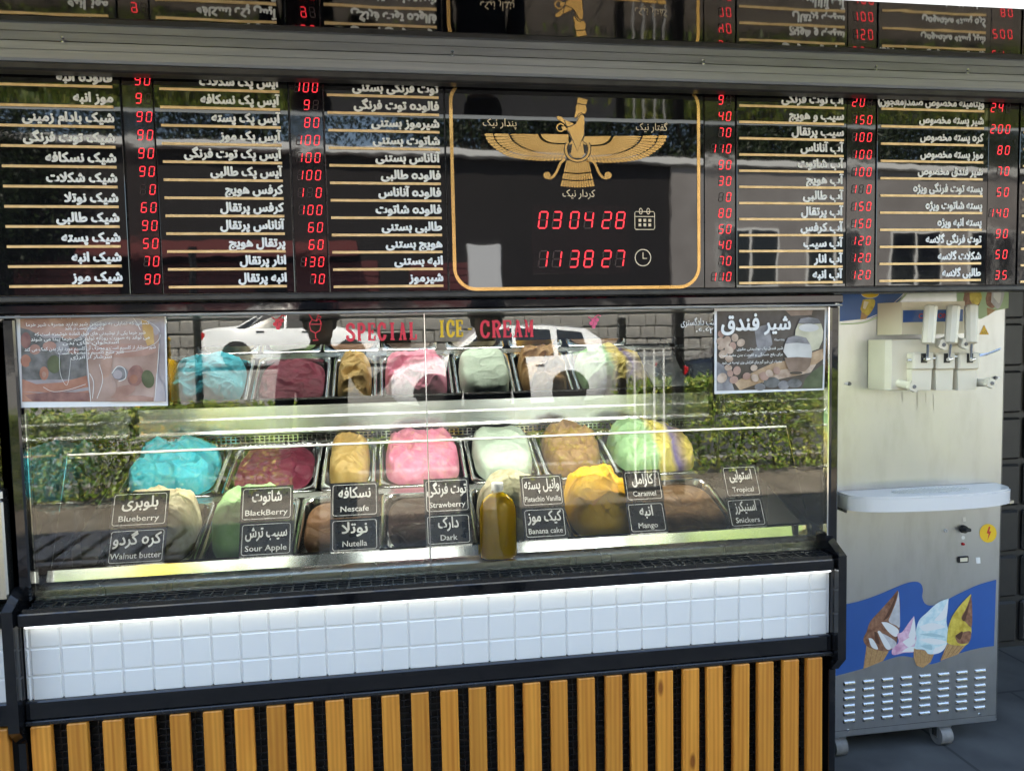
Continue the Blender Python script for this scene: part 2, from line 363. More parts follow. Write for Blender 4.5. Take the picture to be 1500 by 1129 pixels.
# ================================================================== ground
struct('road', MB().box(-60, 60, -13.0, -4.0, -.6, -.12), M['asphalt'])
struct('pavement', MB().box(-60, 60, -3.85, 1.35, -.5, 0), M['pavement'])
struct('shop_floor', MB().box(-60, 60, 1.35, 9, -.5, .004), M['floor_dark'])
struct('kerb', MB().bbox(-60, 60, -4.0, -3.85, -.5, .012, .015), M['kerb'])
struct('upper_lane', MB().box(-60, 60, -17.2, -13.15, -.5, .68), M['asphalt'])
struct('bank_kerb', MB().bbox(-60, 60, -13.15, -13.0, -.5, .72, .02), M['kerb'])
struct('far_pavement', MB().box(-60, 60, -60, -17.2, -.5, .80), M['kerb'])

# ================================================================== shop building: walls, canopy, front edge with added glow
YB = 1.98
shop = thing('shop_building', (0, 3, 0), 'dark shop building with black mirrored canopy soffit above the menu board', 'building')
obj('wall', MB().box(-7, 7, 5.2, 5.5, 0, 5.2), M['shop_wall'], shop)
obj('wall', MB().box(-7, -6.8, 1.6, 5.2, 0, 5.2), M['shop_wall'], shop)
obj('wall', MB().box(6.8, 7, 1.6, 5.2, 0, 5.2), M['shop_wall'], shop)
obj('upper_wall', MB().box(-6.8, 6.8, 1.56, 1.8, 2.55, 5.2), M['shop_wall'], shop)  # unseen; built up high to throw shade over the pavement
obj('roof', MB().box(-7, 7, 1.56, 5.5, 5.2, 5.3), M['shop_wall'], shop)  # unseen; its height is chosen for how far the shade reaches
obj('soffit', MB().box(-6.8, 6.8, 1.531, 2.3, 2.062, 2.09), M['soffit'], shop)
obj('ceiling', MB().box(-6.8, 6.8, 2.3, 5.2, 2.5, 2.6), M['shop_wall'], shop)
obj('fascia', MB().bbox(-6.8, 6.8, 1.486, 1.530, 2.0615, 2.75, .006), M['fascia_white'], shop)  # white board with an added glow for the bright canopy edge
# roller-shutter rail hung under the soffit in front of the board
rl = obj('shutter_rail', MB().prism([(1.972, 2.061), (1.925, 2.061), (1.925, 2.044), (1.927, 2.043), (1.927, 2.041), (1.925, 2.040), (1.925, 2.024), (1.929, 2.018), (1.972, 2.018)], -6.8, 6.8, 'x'), M['rail_grey'], shop)
obj('rail_lip', MB().prism([(1.972, 2.017), (1.934, 2.017), (1.934, 2.005), (1.940, 2.001), (1.972, 2.001)], -6.8, 6.8, 'x'), M['rail_dark'], rl)
for x in (-.72, .16, .80, 1.28, 1.55): obj('rivet', MB().lathe([(.004, -.004), (.004, -.002), (.0025, 0), (.0005, .0005)], (x, 1.915, 2.060), 10), M['chrome'], rl)
# wall of raised black squares to the right, behind the machine
rw = obj('panelled_wall', MB().box(1.95, 4.8, 2.86, 3.0, 0, 2.06), M['panel_black'], shop)
sq = MB().bbox(-.088, .088, -.014, .006, -.088, .088, .012).mesh('raised_square', [M['panel_black']])
for i in range(6):
    for j in range(8):
        o = link('raised_square', sq, rw, Vector((2.30+i*.196, 2.856, .12+j*.196))-ORG[shop])

# ================================================================== menu board
board = thing('menu_board', (.6, 1.98, 1.475), 'long black glass menu board with white Persian lettering and red digital prices', 'menu board')
obj('backing', MB().box(-1.6, 2.6, 1.990, 2.06, 1.476, 2.055), M['black_metal'], board)
obj('bottom_frame', MB().bbox(-1.6, 2.6, 1.974, 1.989, 1.4765, 1.492, .003), M['rail_dark'], board)
YP = 1.982                                  # face of the glass panels
def col_panel(x0, x1): return obj('menu_panel', MB().bbox(x0, x1, YP, 1.989, 1.4945, 2.05, .001), M['board_glass'], board)
def dig_panel(x0, x1):
    p = obj('price_panel', MB().bbox(x0, x1, YP+.003, 1.989, 1.4945, 2.05, .001), M['digit_glass'], board)
    return p
TZ = {12: (1.977, 1.507), 11: (1.980, 1.512)}
def column(xl, xr, x0, x1, rows, size, sx, z0, z1, bar=.0062):
    p = col_panel(x0, x1); n = len(rows)
    for i, s in enumerate(rows):
        z = z0+(z1-z0)*i/(n-1)
        obj('gold_rule', MB().box(xl, xr, YP-.0022, YP-.0004, z-bar/2, z+bar/2), M['gold_paint'], p)
        if s: obj('lettering', text_mb(s, size, xr-.001, z+.0118, YP-.0012, 'R', .050, sx), M['white_letter'], p)
def prices(x0, x1, xr, vals, z0, z1, h=.0225, pitch=.0215):
    p = dig_panel(x0, x1); n = len(vals)
    for i, s in enumerate(vals):
        obj('price_digits', price_mb(s, xr, z0+(z1-z0)*i/(n-1), h, YP+.0018, pitch), [M['led_on'], M['led_off']], p)
column(-.892, -.641, -.955, -.625, ['فالوده انبه', 'موز انبه', 'شیک بادام زمینی', 'شیک توت فرنگی', 'شیک نسکافه', 'شیک شکلات', 'شیک نوتلا', 'شیک طالبی', 'شیک پسته', 'شیک انبه', 'شیک موز'], .0297, 1.0, 1.981, 1.515)
prices(-.622, -.553, -.549, ['90', '9_', '90', '90', '90', '90', '_0', '60', '90', '50', '70', '90'], 2.0, 1.53)
column(-.536, -.259, -.550, -.240, ['آیس پک شکلات', 'آیس پک نسکافه', 'آیس پک پسته', 'آیس پک موز', 'آیس پک توت فرنگی', 'آیس پک طالبی', 'کرفس هویج', 'کرفس پرتقال', 'آناناس پرتقال', 'پرتقال هویج', 'انار پرتقال', 'انبه پرتقال'], .029, .97, 1.980, 1.510)
prices(-.237, -.158, -.160, ['100', '9_', '80', '100', '100', '100', '1_0', '100', '60', '60', '130', '70'], 1.994, 1.527)
column(-.146, .128, -.155, .140, ['توت فرنگی بستنی', 'فالوده توت فرنگی', 'شیرموز بستنی', 'شاتوت بستنی', 'آناناس بستنی', 'فالوده طالبی', 'فالوده آناناس', 'فالوده شاتوت', 'طالبی بستنی', 'هویج بستنی', 'انبه بستنی', 'شیرموز'], .029, 1.01, 1.976, 1.507)
prices(.832, .919, .914, ['9_', '40', '70', '110', '90', '30', '_0', '80', '50', '40', '70', '110'], 1.991, 1.524)
column(.928, 1.231, .922, 1.240, ['آب توت فرنگی', 'سیب و هویج', 'سیب پرتقال', 'آب آناناس', 'آب شاتوت', 'آب هویج', 'آب طالبی', 'آب پرتقال', 'آب کرفس', 'آب سیب', 'آب انار', 'آب انبه'], .0305, 1.0, 1.9765, 1.506)
prices(1.243, 1.329, 1.325, ['20_', '150', '100', '100', '100', '1_0', '150', '150', '120', '120', '120'], 1.995, 1.526, .0225, .0225)
column(1.342, 1.657, 1.332, 1.674, ['ویتامینه مخصوص صمد(معجون)', 'شیر پسته مخصوص', 'کره پسته مخصوص', 'موز پسته مخصوص', 'شیر فندق مخصوص', 'پسته توت فرنگی ویژه', 'پسته شاتوت ویژه', 'پسته انبه ویژه', 'توت فرنگی گلاسه', 'شکلات گلاسه', 'طالبی گلاسه'], .029, .86, 1.978, 1.508)
prices(1.677, 1.772, 1.752, ['24_', '200', '80', '70', '50', '140', '90', '50', '35'], 1.990, 1.522, .0230, .0235)
column(1.784, 2.09, 1.775, 2.2, [''] * 11, .03, 1, 1.969, 1.502)

# emblem panel
emb = obj('emblem_panel', MB().bbox(.143, .829, YP, 1.989, 1.4945, 2.05, .001), M['board_glass'], board)
YE = YP-.0012
fx0, fx1, fz0, fz1, rr = .158, .814, 1.4975, 2.022, .055
pth = []
for cx_, cz_, a0 in ((fx1-rr, fz1-rr, 0), (fx0+rr, fz1-rr, 90), (fx0+rr, fz0+rr, 180), (fx1-rr, fz0+rr, 270)):
    pth += [(cx_+rr*math.cos(R(a0+k*10)), cz_+rr*math.sin(R(a0+k*10))) for k in range(10)]
obj('gold_border', MB().ribbon(pth, .0085, YE, True), M['gold'], emb)
Z = lambda pts: zm(pts, 690, 120, 1500/310, YP)
e = MB()
def lerp_poly(path, t):
    L = [0]
    for a, b in zip(path, path[1:]): L.append(L[-1]+math.dist(a, b))
    d = t*L[-1]
    for i in range(len(path)-1):
        if d <= L[i+1] or i == len(path)-2:
            k = (d-L[i])/max(1e-9, L[i+1]-L[i]); return (path[i][0]+(path[i+1][0]-path[i][0])*k, path[i][1]+(path[i+1][1]-path[i][1])*k)
B0 = spline([(92, 366), (112, 420), (160, 470), (250, 525), (360, 551), (500, 562), (668, 556)])
B1 = spline([(157, 366), (185, 432), (260, 487), (360, 520), (500, 534), (668, 538)])
B2 = spline([(272, 369), (305, 425), (385, 475), (480, 502), (580, 513), (668, 516)])
B3 = spline([(487, 372), (508, 408), (550, 432), (610, 439), (672, 440)])
def wing(mx):
    f = (lambda p: p) if not mx else (lambda p: (1484-p[0], p[1]+14))
    for A, B, n in ((B1, B0, 24), (B2, B1, 22), (B3, B2, 24)):
        for i in range(n):
            t0, t1 = (i+.07)/n, (i+.93)/n; q = []
            a0, a1, b0, b1 = lerp_poly(A, t0), lerp_poly(A, t1), lerp_poly(B, t0), lerp_poly(B, t1)
            sh = lambda a, b, k: (a[0]+(b[0]-a[0])*k, a[1]+(b[1]-a[1])*k)
            mid = sh(b0, b1, .5); am = sh(a0, a1, .5); tip = sh(am, mid, .99)
            q = [sh(a0, b0, .07), sh(a1, b1, .07), sh(a1, b1, .86), sh(sh(a1, b1, .95), tip, .45), tip, sh(sh(a0, b0, .95), tip, .45), sh(a0, b0, .86)]
            e.flat(Z([f(p) for p in q]), YE)
    e.flat(Z([f(p) for p in ([(492, 372)]+[(p[0]+4, p[1]-5) for p in B3[2:]]+[(690, 432), (690, 374)])]), YE)
wing(False); wing(True)
ring = lambda cx_, cy_, ro, ri, a0=0, a1=360, n=30: [(cx_+(ro+ri)/2*math.cos(R(a0+(a1-a0)*k/n)), cy_+(ro+ri)/2*math.sin(R(a0+(a1-a0)*k/n))) for k in range(n+1)]
px = .00176/4.839*1.02
e.ribbon(Z(ring(754, 478, 92, 74, -38, 218)), 18*px, YE-.0002)
e.flat(Z([(737, 302), (762, 246), (786, 234), (800, 245), (803, 300), (800, 385), (790, 420), (812, 440), (815, 500), (780, 540), (725, 540), (690, 500), (695, 440), (712, 412), (676, 336), (690, 322)]), YE-.0003)
e.flat(Z([(606, 250), (618, 244), (640, 250), (658, 268), (726, 298), (722, 314), (682, 318), (650, 290), (612, 266)]), YE-.0003)
e.flat(Z([(757, 112), (790, 120), (827, 130), (815, 162), (750, 154)]), YE-.0003)
e.flat(Z([(748, 160), (812, 168), (819, 205), (806, 228), (786, 226), (764, 240), (737, 264), (734, 244), (744, 200), (740, 190)]), YE-.0003)
e.ribbon(Z(ring(634, 326, 30, 23, 20, 330)), 8*px, YE-.0002)
e.flat(Z([(640, 320), (664, 316), (688, 345), (664, 346), (644, 338)]), YE-.0003)
for k, (y0, y1) in enumerate(((560, 640), (646, 690), (696, 742))):           # tail feathers
    n = 13
    for i in range(n):
        def X(t, y): h = 78+(y-560)*.24; return 754-h+2*h*t
        t0, t1 = (i+.07)/n, (i+.93)/n; cv = 10*math.sin(math.pi*(i+.5)/n)
        e.flat(Z([(X(t0, y0), y0+(cv if k else 0)), (X(t1, y0), y0+(cv if k else 0)), (X(t1, y1), y1-6+cv), ((X(t0, y1)+X(t1, y1))/2, y1+cv), (X(t0, y1), y1-6+cv)]), YE)
for sx_ in (-1, 1):
    c = spline([(754+sx_*88, 548), (754+sx_*122, 580), (754+sx_*146, 635), (754+sx_*176, 676), (754+sx_*212, 684)])
    e.ribbon(Z(c), 17*px, YE-.0002); e.flat(Z(circle(754+sx_*216, 664, 25)), YE-.0003)
obj('winged_emblem', e, M['gold'], emb)
ln = MB()
for a in ([(692, 352), (752, 492), (800, 380)], [(660, 270), (672, 312), (690, 322), (740, 300), (775, 236)], [(752, 158), (812, 165)], [(738, 262), (764, 226), (786, 220)], ring(754, 478, 76, 70, -38, 218), ring(754, 478, 96, 92, -30, 210), [(676, 336), (712, 412), (700, 436)], [(803, 300), (801, 385), (790, 420), (808, 436)]): ln.ribbon(Z(a), 5*px, YE-.0006)
for sx_ in (-1, 1): ln.flat(Z([(754+sx_*p[0], p[1]) for p in ((38, 442), (62, 450), (70, 480), (62, 510), (46, 505))]), YE-.0006)
obj('emblem_lines', ln, M['black_metal'], emb)
for s, a, b in (('پندار نیک', 322, 318), ('گفتار نیک', 1392, 348), ('کردار نیک', 878, 816)):
    xx, zz = Z([(a, b)])[0]
    obj('lettering', text_mb(s, .026, xx, zz, YE, 'R', .006, width=.0865), M['gold_text'], emb)
z2 = lambda pts: zm(pts, 640, 100, 1395/420, YP)
pd = obj('clock_window', MB().box(.360, .623, YP-.0008, YP+.002, 1.535, 1.712), M['digit_glass'], emb)
for s, (a, b) in (('030428', (487, 780)), ('113827', (487, 970))):
    m_ = MB(); x0, zb = z2([(a, b)])[0]
    for ch, dx_ in zip(s, (0, .0365, .083, .1215, .170, .2065)): seven(m_, ch, x0+dx_+.003, zb+.001, .0415, YE-.0002)
    obj('clock_digits', m_, [M['led_on'], M['led_off']], emb)
ic = MB(); q = z2([(962, 698), (1058, 698), (1058, 785), (962, 785)]); x0, x1, zt, zb = q[0][0], q[1][0], q[0][1], q[3][1]
ic.ribbon([(x0+.003, zt), (x1-.003, zt), (x1, zt-.003), (x1, zb+.003), (x1-.003, zb), (x0+.003, zb), (x0, zb+.003), (x0, zt-.003)], .0022, YE, True)
for i in range(3):
    ic.box(x0+.010+i*.0135, x0+.0175+i*.0135, YE-.0004, YE-.0002, zb+.008, zb+.0155); ic.box(x0+.010+i*.0135, x0+.0175+i*.0135, YE-.0004, YE-.0002, zb+.020, zb+.0275)
for i in (.3, .68): ic.ribbon([(x0+(x1-x0)*i+.0042*math.cos(R(a)), zt+.001+.0075*math.sin(R(a))) for a in range(0, 360, 20)], .0022, YE-.0003, True)
ic.ribbon([(x0, zt-.013), (x1, zt-.013)], .002, YE-.0003)
obj('calendar_icon', ic, M['gold_text'], emb)
ck = MB(); cx_, cz_ = z2([(1002, 922)])[0]
ck.ribbon(circle(cx_, cz_, .0215, 32), .0026, YE, True); ck.ribbon([(cx_, cz_+.014), (cx_, cz_-.002)], .0024, YE-.0002); ck.ribbon([(cx_-.001, cz_-.002), (cx_+.011, cz_-.002)], .0024, YE-.0003)
obj('clock_icon', ck, M['gold_text'], emb)

# ================================================================== display case
YF = 1.93
case = thing('ice_cream_display_case', (.14, 2.4, 0), 'wide glass ice cream display case with white tiled front and wooden slat skirt', 'display case')
XL, XR = -.885, 1.197
obj('base', MB().box(-.90, 1.185, 2.0, 2.95, .05, .70), M['black_matte'], case)
obj('plinth', MB().box(-.87, 1.15, 2.03, 2.9, .004, .05), M['black_matte'], case)
obj('top_frame', MB().bbox(-.925, 1.228, 1.968, 2.03, 1.4475, 1.4725, .004), M['black_gloss'], case)
obj('top_trim', MB().bbox(-.925, 1.228, 1.972, 1.999, 1.440, 1.4455, .002), M['rail_grey'], case)
obj('top_panel', MB().box(-.90, 1.205, 2.10, 2.95, 1.445, 1.472).box(-.90, 1.205, 2.031, 2.0995, 1.466, 1.472), M['black_matte'], case)
for a, b in ((-.917, -.889), (1.2, 1.226)):
    obj('post', MB().bbox(a, b, 1.985, 2.035, .755, 1.440, .004), M['black_gloss'], case)
obj('bead', MB().box(1.1945, 1.1985, 1.988, 2.008, .76, 1.438), M['chrome'], case)
gp = obj('front_glass', MB().box(XL, .076, 2.000, 2.006, .756, 1.4385), GLASS, case)
obj('front_glass', MB().box(.080, XR-.004, 2.000, 2.006, .756, 1.4385), GLASS, case)
obj('glass_seam', MB().bbox(.0764, .0796, 1.9985, 2.0075, .756, 1.4385, .0008), M['chrome'], case)
for x in (XL-.008, XR+.012): obj('side_glass', MB().box(x-.003, x+.003, 2.036, 2.76, .80, 1.44), GLASS_SIDE, case)
for x in (XL-.016, XR+.0155): obj('side_post', MB().bbox(x-.012, x+.012, 2.77, 2.80, .70, 1.44, .003), M['black_metal'], case)
# inner slanted pane, standing in a bright channel
def slab(y0, z0, y1, z1, t, x0, x1):
    d = Vector((y1-y0, z1-z0)).normalized(); nx = Vector((-d.y, d.x))*t
    return MB().prism([(y0, z0), (y1, z1), (y1-nx.x, z1-nx.y), (y0-nx.x, z0-nx.y)], x0, x1, 'x')
obj('inner_glass', slab(2.060, .800, 2.2, 1.080, .005, XL+.01, 1.185), GLASS_IN, case)
obj('inner_glass_edge', slab(2.1992, 1.0795, 2.2015, 1.0838, .0055, XL+.01, 1.185), M['tray_white'], case)
obj('channel', MB().prism([(2.052, .782), (2.056, .810), (2.068, .814), (2.080, .790), (2.080, .782)], XL+.004, 1.186, 'x'), M['chrome'], case)
obj('front_sill', MB().box(XL-.012, 1.199, 2.0075, 2.10, .757, .7745), M['steel'], case)
obj('clip', MB().bbox(1.128, 1.142, 2.046, 2.0565, .782, .813, .002), M['black_metal'], case)
# deck, back ledge, mirror
DT = math.atan2(.22, .6)
dk0 = Vector((0, 2.1, .78)); dty = Vector((0, math.cos(DT), math.sin(DT))); dn = Vector((0, -math.sin(DT), math.cos(DT)))
dp = [dk0+dty*a+dn*b for a, b in ((-.01, -.150), (.72, -.150), (.72, -.158), (-.01, -.158))]
deck = MB()
deck.prism([(p.y, p.z) for p in dp], XL+.004, 1.19, 'x')
obj('deck', deck, M['steel'], case)
for a_, b_ in ((-.012, .0125), (.3315, .3605), (.6895, .735)):
    q_ = [dk0+dty*a+dn*b for a, b in ((a_, -.002), (b_, -.002), (b_, -.006), (a_, -.006))]
    obj('pan_bar', MB().prism([(p.y, p.z) for p in q_], XL+.006, 1.190, 'x'), M['steel'], case)
obj('side_liner', MB().prism([(2.1, .60), (2.77, .60), (2.77, 1.02), (2.1, .79)], XL+.002, XL+.005, 'x'), M['steel'], case)
obj('side_liner', MB().prism([(2.1, .60), (2.77, .60), (2.77, 1.02), (2.1, .79)], 1.191, 1.194, 'x'), M['steel'], case)
gr = MB(); gx0, gx1 = XL+.01, 1.185; n = 128
for i in range(n+1): x = gx0+(gx1-gx0)*i/n; gr.box(x-.0022, x+.0022, 2.762, 2.766, 1.012, 1.046)
for z in (1.012, 1.0235, 1.035, 1.0455): gr.box(gx0, gx1, 2.760, 2.764, z-.0016, z+.0016)
prop(obj('air_grille', gr, M['chrome'], case), kind='stuff')
obj('grille_backing', MB().box(gx0, gx1, 2.775, 2.79, 1.0, 1.06), M['black_matte'], case)
obj('back_ledge', MB().prism([(2.758, 1.050), (2.752, 1.052), (2.752, 1.058), (2.79, 1.064), (2.79, 1.092), (2.77, 1.094), (2.77, 1.104), (2.80, 1.108), (2.80, 1.130), (2.782, 1.132), (2.782, 1.146), (2.81, 1.150), (2.83, 1.160), (2.83, 1.05)], gx0, gx1, 'x'), M['pan_steel'], case)
MT = R(27)
my0, mz0, ml = 2.806, 1.166, .218
obj('back_mirror', slab(my0, mz0, my0-ml*math.sin(MT), mz0+ml*math.cos(MT), -.005, gx0, gx1), M['mirror'], case)
obj('header_panel', MB().box(gx0, gx1, 2.694, 2.702, 1.362, 1.4445), M['black_matte'], case)
obj('back_wall', MB().box(-.9, 1.2, 2.90, 2.95, .701, 1.444), M['black_matte'], case)
# ledge, lit tile front, lower trim
obj('ledge', MB().bbox(-.898, 1.183, 1.925, 1.999, .714, .7455, .003), M['black_gloss'], case)
vg = MB()
for k in range(74):
    x = -.880+k*.0278; vg.box(x, x+.0225, 1.938, 1.9425, .7475, .752); vg.box(x, x+.0225, 1.951, 1.955, .7475, .752); vg.box(x, x+.0225, 1.964, 1.968, .7475, .752); vg.box(x+.0225, x+.0265, 1.934, 1.990, .7465, .7535)
vg.box(-.885, 1.176, 1.930, 1.9345, .7457, .7555); vg.box(-.885, 1.176, 1.976, 1.9805, .7457, .7545); vg.box(-.885, 1.176, 1.9905, 1.994, .7457, .7555)
prop(obj('vent_grille', vg, M['black_metal'], case), kind='stuff')
obj('light_strip', MB().box(-.885, 1.175, 1.934, 1.946, .7085, .7135), M['led_strip'], case)
tp = obj('tile_panel', MB().box(-.897, 1.182, 1.9550, 1.995, .528, .713), M['tile_back'], case)
def tile_mesh(w_, h_):
    mb = MB(); a, b = w_/2-.0009, h_/2-.0009; c = .0032
    mb.add([(-a, .005, -b), (a, .005, -b), (a, .005, b), (-a, .005, b), (-a+c*.5, .002, -b+c*.5), (a-c*.5, .002, -b+c*.5), (a-c*.5, .002, b-c*.5), (-a+c*.5, .002, b-c*.5),
            (-a+c, 0, -b+c), (a-c, 0, -b+c), (a-c, 0, b-c), (-a+c, 0, b-c)],
           [(0,1,5,4),(1,2,6,5),(2,3,7,6),(3,0,4,7),(4,5,9,8),(5,6,10,9),(6,7,11,10),(7,4,8,11),(8,9,10,11)])
    return mb.mesh('tile', [M['tile_white']])
rows = ((.6175, .0685), (.5525, .0615), (.6795, .0555))
tms = [(z, h, tile_mesh(.0692, h)) for z, h in rows]; edge = [(z, h, tile_mesh(.0105, h)) for z, h in rows]
for z, h, me in tms:
    for k in range(29): link('tile', me, tp, Vector((-.885+.0692*(k+.5), 1.952, z))-ORG[case])
for z, h, me in edge: link('tile', me, tp, Vector((-.8908, 1.952, z))-ORG[case])
last = [(z, h, tile_mesh(.054, h)) for z, h in rows]
for z, h, me in last: link('tile', me, tp, Vector((-.885+.0692*29+.0275, 1.952, z))-ORG[case])
obj('lower_trim', MB().bbox(-.898, 1.183, 1.940, 1.995, .4805, .5265, .003), M['black_gloss'], case)
obj('skirt_rail', MB().bbox(-.898, 1.183, 1.936, 1.985, .4685, .4795, .002), M['black_metal'], case)
sl = MB().bbox(-.0226, .0226, 0, .020, 0, .438, .0022).mesh('slat', [M['wood']])
for i, x in enumerate((-.885, -.806, -.726, -.65, -.573, -.494, -.419, -.344, -.273, -.197, -.131, -.057, .016, .091, .163, .237, .309, .381, .455, .529, .6, .672, .745, .817, .89, .963, 1.037, 1.109)):
    o = link('slat', sl, case, Vector((x+.0226, 1.934+random.uniform(-.001, .001), .029))-ORG[case]); o.rotation_euler = (0, R(random.uniform(-.35, .35)), R(random.uniform(-.6, .6)))
gm = MB()
for i in range(118): x = -.885+i*.0173; gm.box(x-.0016, x+.0016, 1.966, 1.969, .03, .466)
for j in range(25): z = .036+j*.0175; gm.box(-.89, 1.17, 1.9635, 1.966, z-.0016, z+.0016)
prop(obj('skirt_mesh', gm, M['black_metal'], case), kind='stuff')
for a, b in ((1.1845, 1.2085), (-.924, -.8995)):
    obj('end_cheek', MB().prism([(2.03, .80), (1.985, .795), (1.912, .757), (1.912, .466), (1.948, .424), (2.03, .424)], a, b, 'x'), M['black_gloss'], case)
    obj('leg_post', MB().bbox(a-.0015, b-.004, 1.952, 2.0, .004, .4235, .003), M['black_gloss'], case)
obj('case_lamp', MB().bbox(-.86, 1.17, 2.040, 2.085, 1.455, 1.4655, .003), M['case_lamp'], case)  # added light strip, hidden under the case top to brighten the tubs
# printing on the front glass
YG = 1.9985
def slab_letters(s, x, z, h, wd, pitch, skip=.55):
    mb = MB(); t = h*.17; u = h*.075
    for ch in s:
        P = []; S = []
        if ch == 'S': P = [spline([(.9, .72), (.85, .9), (.5, 1), (.15, .88), (.12, .68), (.5, .52), (.88, .34), (.86, .12), (.5, 0), (.15, .08), (.1, .28)], 4)]; S = [((.9, .98), (.9, .7)), ((.1, .3), (.1, .02))]
        if ch == 'P': P = [[(.25, 0), (.25, 1)], spline([(.25, .97), (.7, .97), (.92, .75), (.7, .5), (.25, .5)], 4)]; S = [((.05, 0), (.5, 0)), ((.05, 1), (.3, 1))]
        if ch == 'E': P = [[(.25, 0), (.25, 1)]]; S = [((.05, 0), (.92, 0)), ((.05, 1), (.92, 1)), ((.25, .5), (.65, .5)), ((.9, 1), (.9, .75)), ((.9, 0), (.9, .25)), ((.66, .38), (.66, .62))]
        if ch == 'C': P = [spline([(.88, .7), (.78, .92), (.5, 1), (.2, .85), (.1, .5), (.2, .15), (.5, 0), (.8, .1), (.9, .3)], 4)]; S = [((.9, 1), (.9, .66))]
        if ch == 'I': P = [[(.5, 0), (.5, 1)]]; S = [((.22, 0), (.78, 0)), ((.22, 1), (.78, 1))]
        if ch == 'A': P = [[(.78, 0), (.5, 1)]]; S = [((.2, 0), (.48, 1)), ((.3, .33), (.7, .33)), ((0, 0), (.4, 0)), ((.58, 0), (1, 0)), ((.32, 1), (.56, 1))]
        if ch == 'L': P = [[(.28, 0), (.28, 1)]]; S = [((.05, 0), (.92, 0)), ((.05, 1), (.52, 1)), ((.9, 0), (.9, .3))]
        if ch == 'R': P = [[(.25, 0), (.25, 1)], spline([(.25, .97), (.68, .97), (.88, .76), (.68, .52), (.25, .52)], 4), [(.6, .5), (.85, 0)]]; S = [((.05, 0), (.48, 0)), ((.05, 1), (.3, 1)), ((.72, 0), (1, 0))]
        if ch == 'M': P = [[(.82, 0), (.82, 1)]]; S = [((.2, 0), (.2, 1)), ((.2, 1), (.5, .25)), ((.82, 1), (.5, .25)), ((.02, 0), (.38, 0)), ((.64, 0), (1, 0)), ((.02, 1), (.25, 1)), ((.78, 1), (1, 1))]
        if ch == '-': P = [[(.2, .45), (.8, .45)]]
        k = 0
        for p in P: k += 1; mb.ribbon([(x+a*wd, z+b*h) for a, b in p], t if ch != '-' else h*.1, YG-.00005*k)
        for a, b in S: k += 1; mb.ribbon([(x+a[0]*wd, z+a[1]*h), (x+b[0]*wd, z+b[1]*h)], u*1.35, YG-.00005*k)
        x += pitch if ch != ' ' else pitch*skip
    return mb
obj('lettering', slab_letters('SPECIAL', -.119, 1.373, .041, .0195, .0262), M['red_letter'], gp)
obj('lettering', slab_letters('ICE', .113, 1.378, .040, .0190, .0225), M['yellow_letter'], gp)
obj('lettering', slab_letters('-', .187, 1.378, .040, .016, .02), M['yellow_letter'], gp)
obj('lettering', slab_letters('CREAM', .223, 1.374, .041, .0235, .0290), M['red_letter'], gp)
def cherries(x, z, s, m_):
    c = MB()
    for a, b in ((-.5, 0), (.5, -.05), (0, .75), (.95, .8), (.1, -.8)): c.flat(circle(x+a*s, z+b*s, s*.48, 12), YG)
    c.ribbon([(x+.2*s, z+1.2*s), (x+1.2*s, z+2*s), (x+1.9*s, z+1.7*s)], s*.25, YG-.0001); c.ribbon([(x-.3*s, z+1.0*s), (x-1.2*s, z+1.6*s)], s*.2, YG-.0001)
    obj('cherry_print', c, m_, gp)
cherries(-.288, 1.417, .011, M['red_letter']); cherries(.525, 1.405, .011, M['pink_letter'])
cp = MB(); x, z = -.197, 1.375
for path in ([(-.006, 0), (.008, 0), (.001, .006), (.001, .018), (-.010, .024), (-.013, .040), (.016, .040), (.012, .024), (.001, .018)], [(-.013, .041), (-.006, .052), (.004, .048), (.012, .054), (.016, .041)], [(-.004, .050), (-.016, .070)], [(.004, .05), (.010, .064), (.016, .056)]):
    cp.ribbon([(x+a, z+b) for a, b in path], .0022, YG)
obj('sundae_print', cp, M['red_letter'], gp)
obj('lettering', text_mb('جنب دادگستری', .026, .874, 1.395, YG, 'R', .008, width=.105), M['white_letter'], gp)
obj('lettering', text_mb('۲۶۰۶۰', .022, .862, 1.372, YG, 'R', .006, width=.05), M['white_letter'], gp)

# ------------------------------------------------------------------ pans of ice cream
def rrect(wx, ly, r, n=6):
    P = []
    for sx_, sy_, a0 in ((1, 1, 0), (-1, 1, 90), (-1, -1, 180), (1, -1, 270)):
        P += [(sx_*(wx/2-r)+r*math.cos(R(a0+90*k/n)), sy_*(ly/2-r)+r*math.sin(R(a0+90*k/n))) for k in range(n+1)]
    return P
def pan_mb(wx, ly):
    mb = MB(); L = [(wx, ly, .022, -.005), (wx, ly, .022, 0), (wx-.006, ly-.006, .02, .0022), (wx-.020, ly-.020, .045, .0022), (wx-.026, ly-.026, .045, -.002), (wx-.036, ly-.036, .05, -.125)]
    vs = []; n = 28
    for a, b, r, z in L: vs += [(p[0], p[1], z) for p in rrect(a, b, r)]
    fs = [(j*n+i, j*n+(i+1) % n, (j+1)*n+(i+1) % n, (j+1)*n+i) for j in range(len(L)-1) for i in range(n)]+[tuple(range((len(L)-1)*n, len(L)*n))]
    return mb.add(vs, fs)
def ice_mat(name, cols, scale=30):
    m = material(name, cols[0], .55, col2=cols[1], scale=scale, detail=6, bump=.003, bscale=40, spec=.4); return m
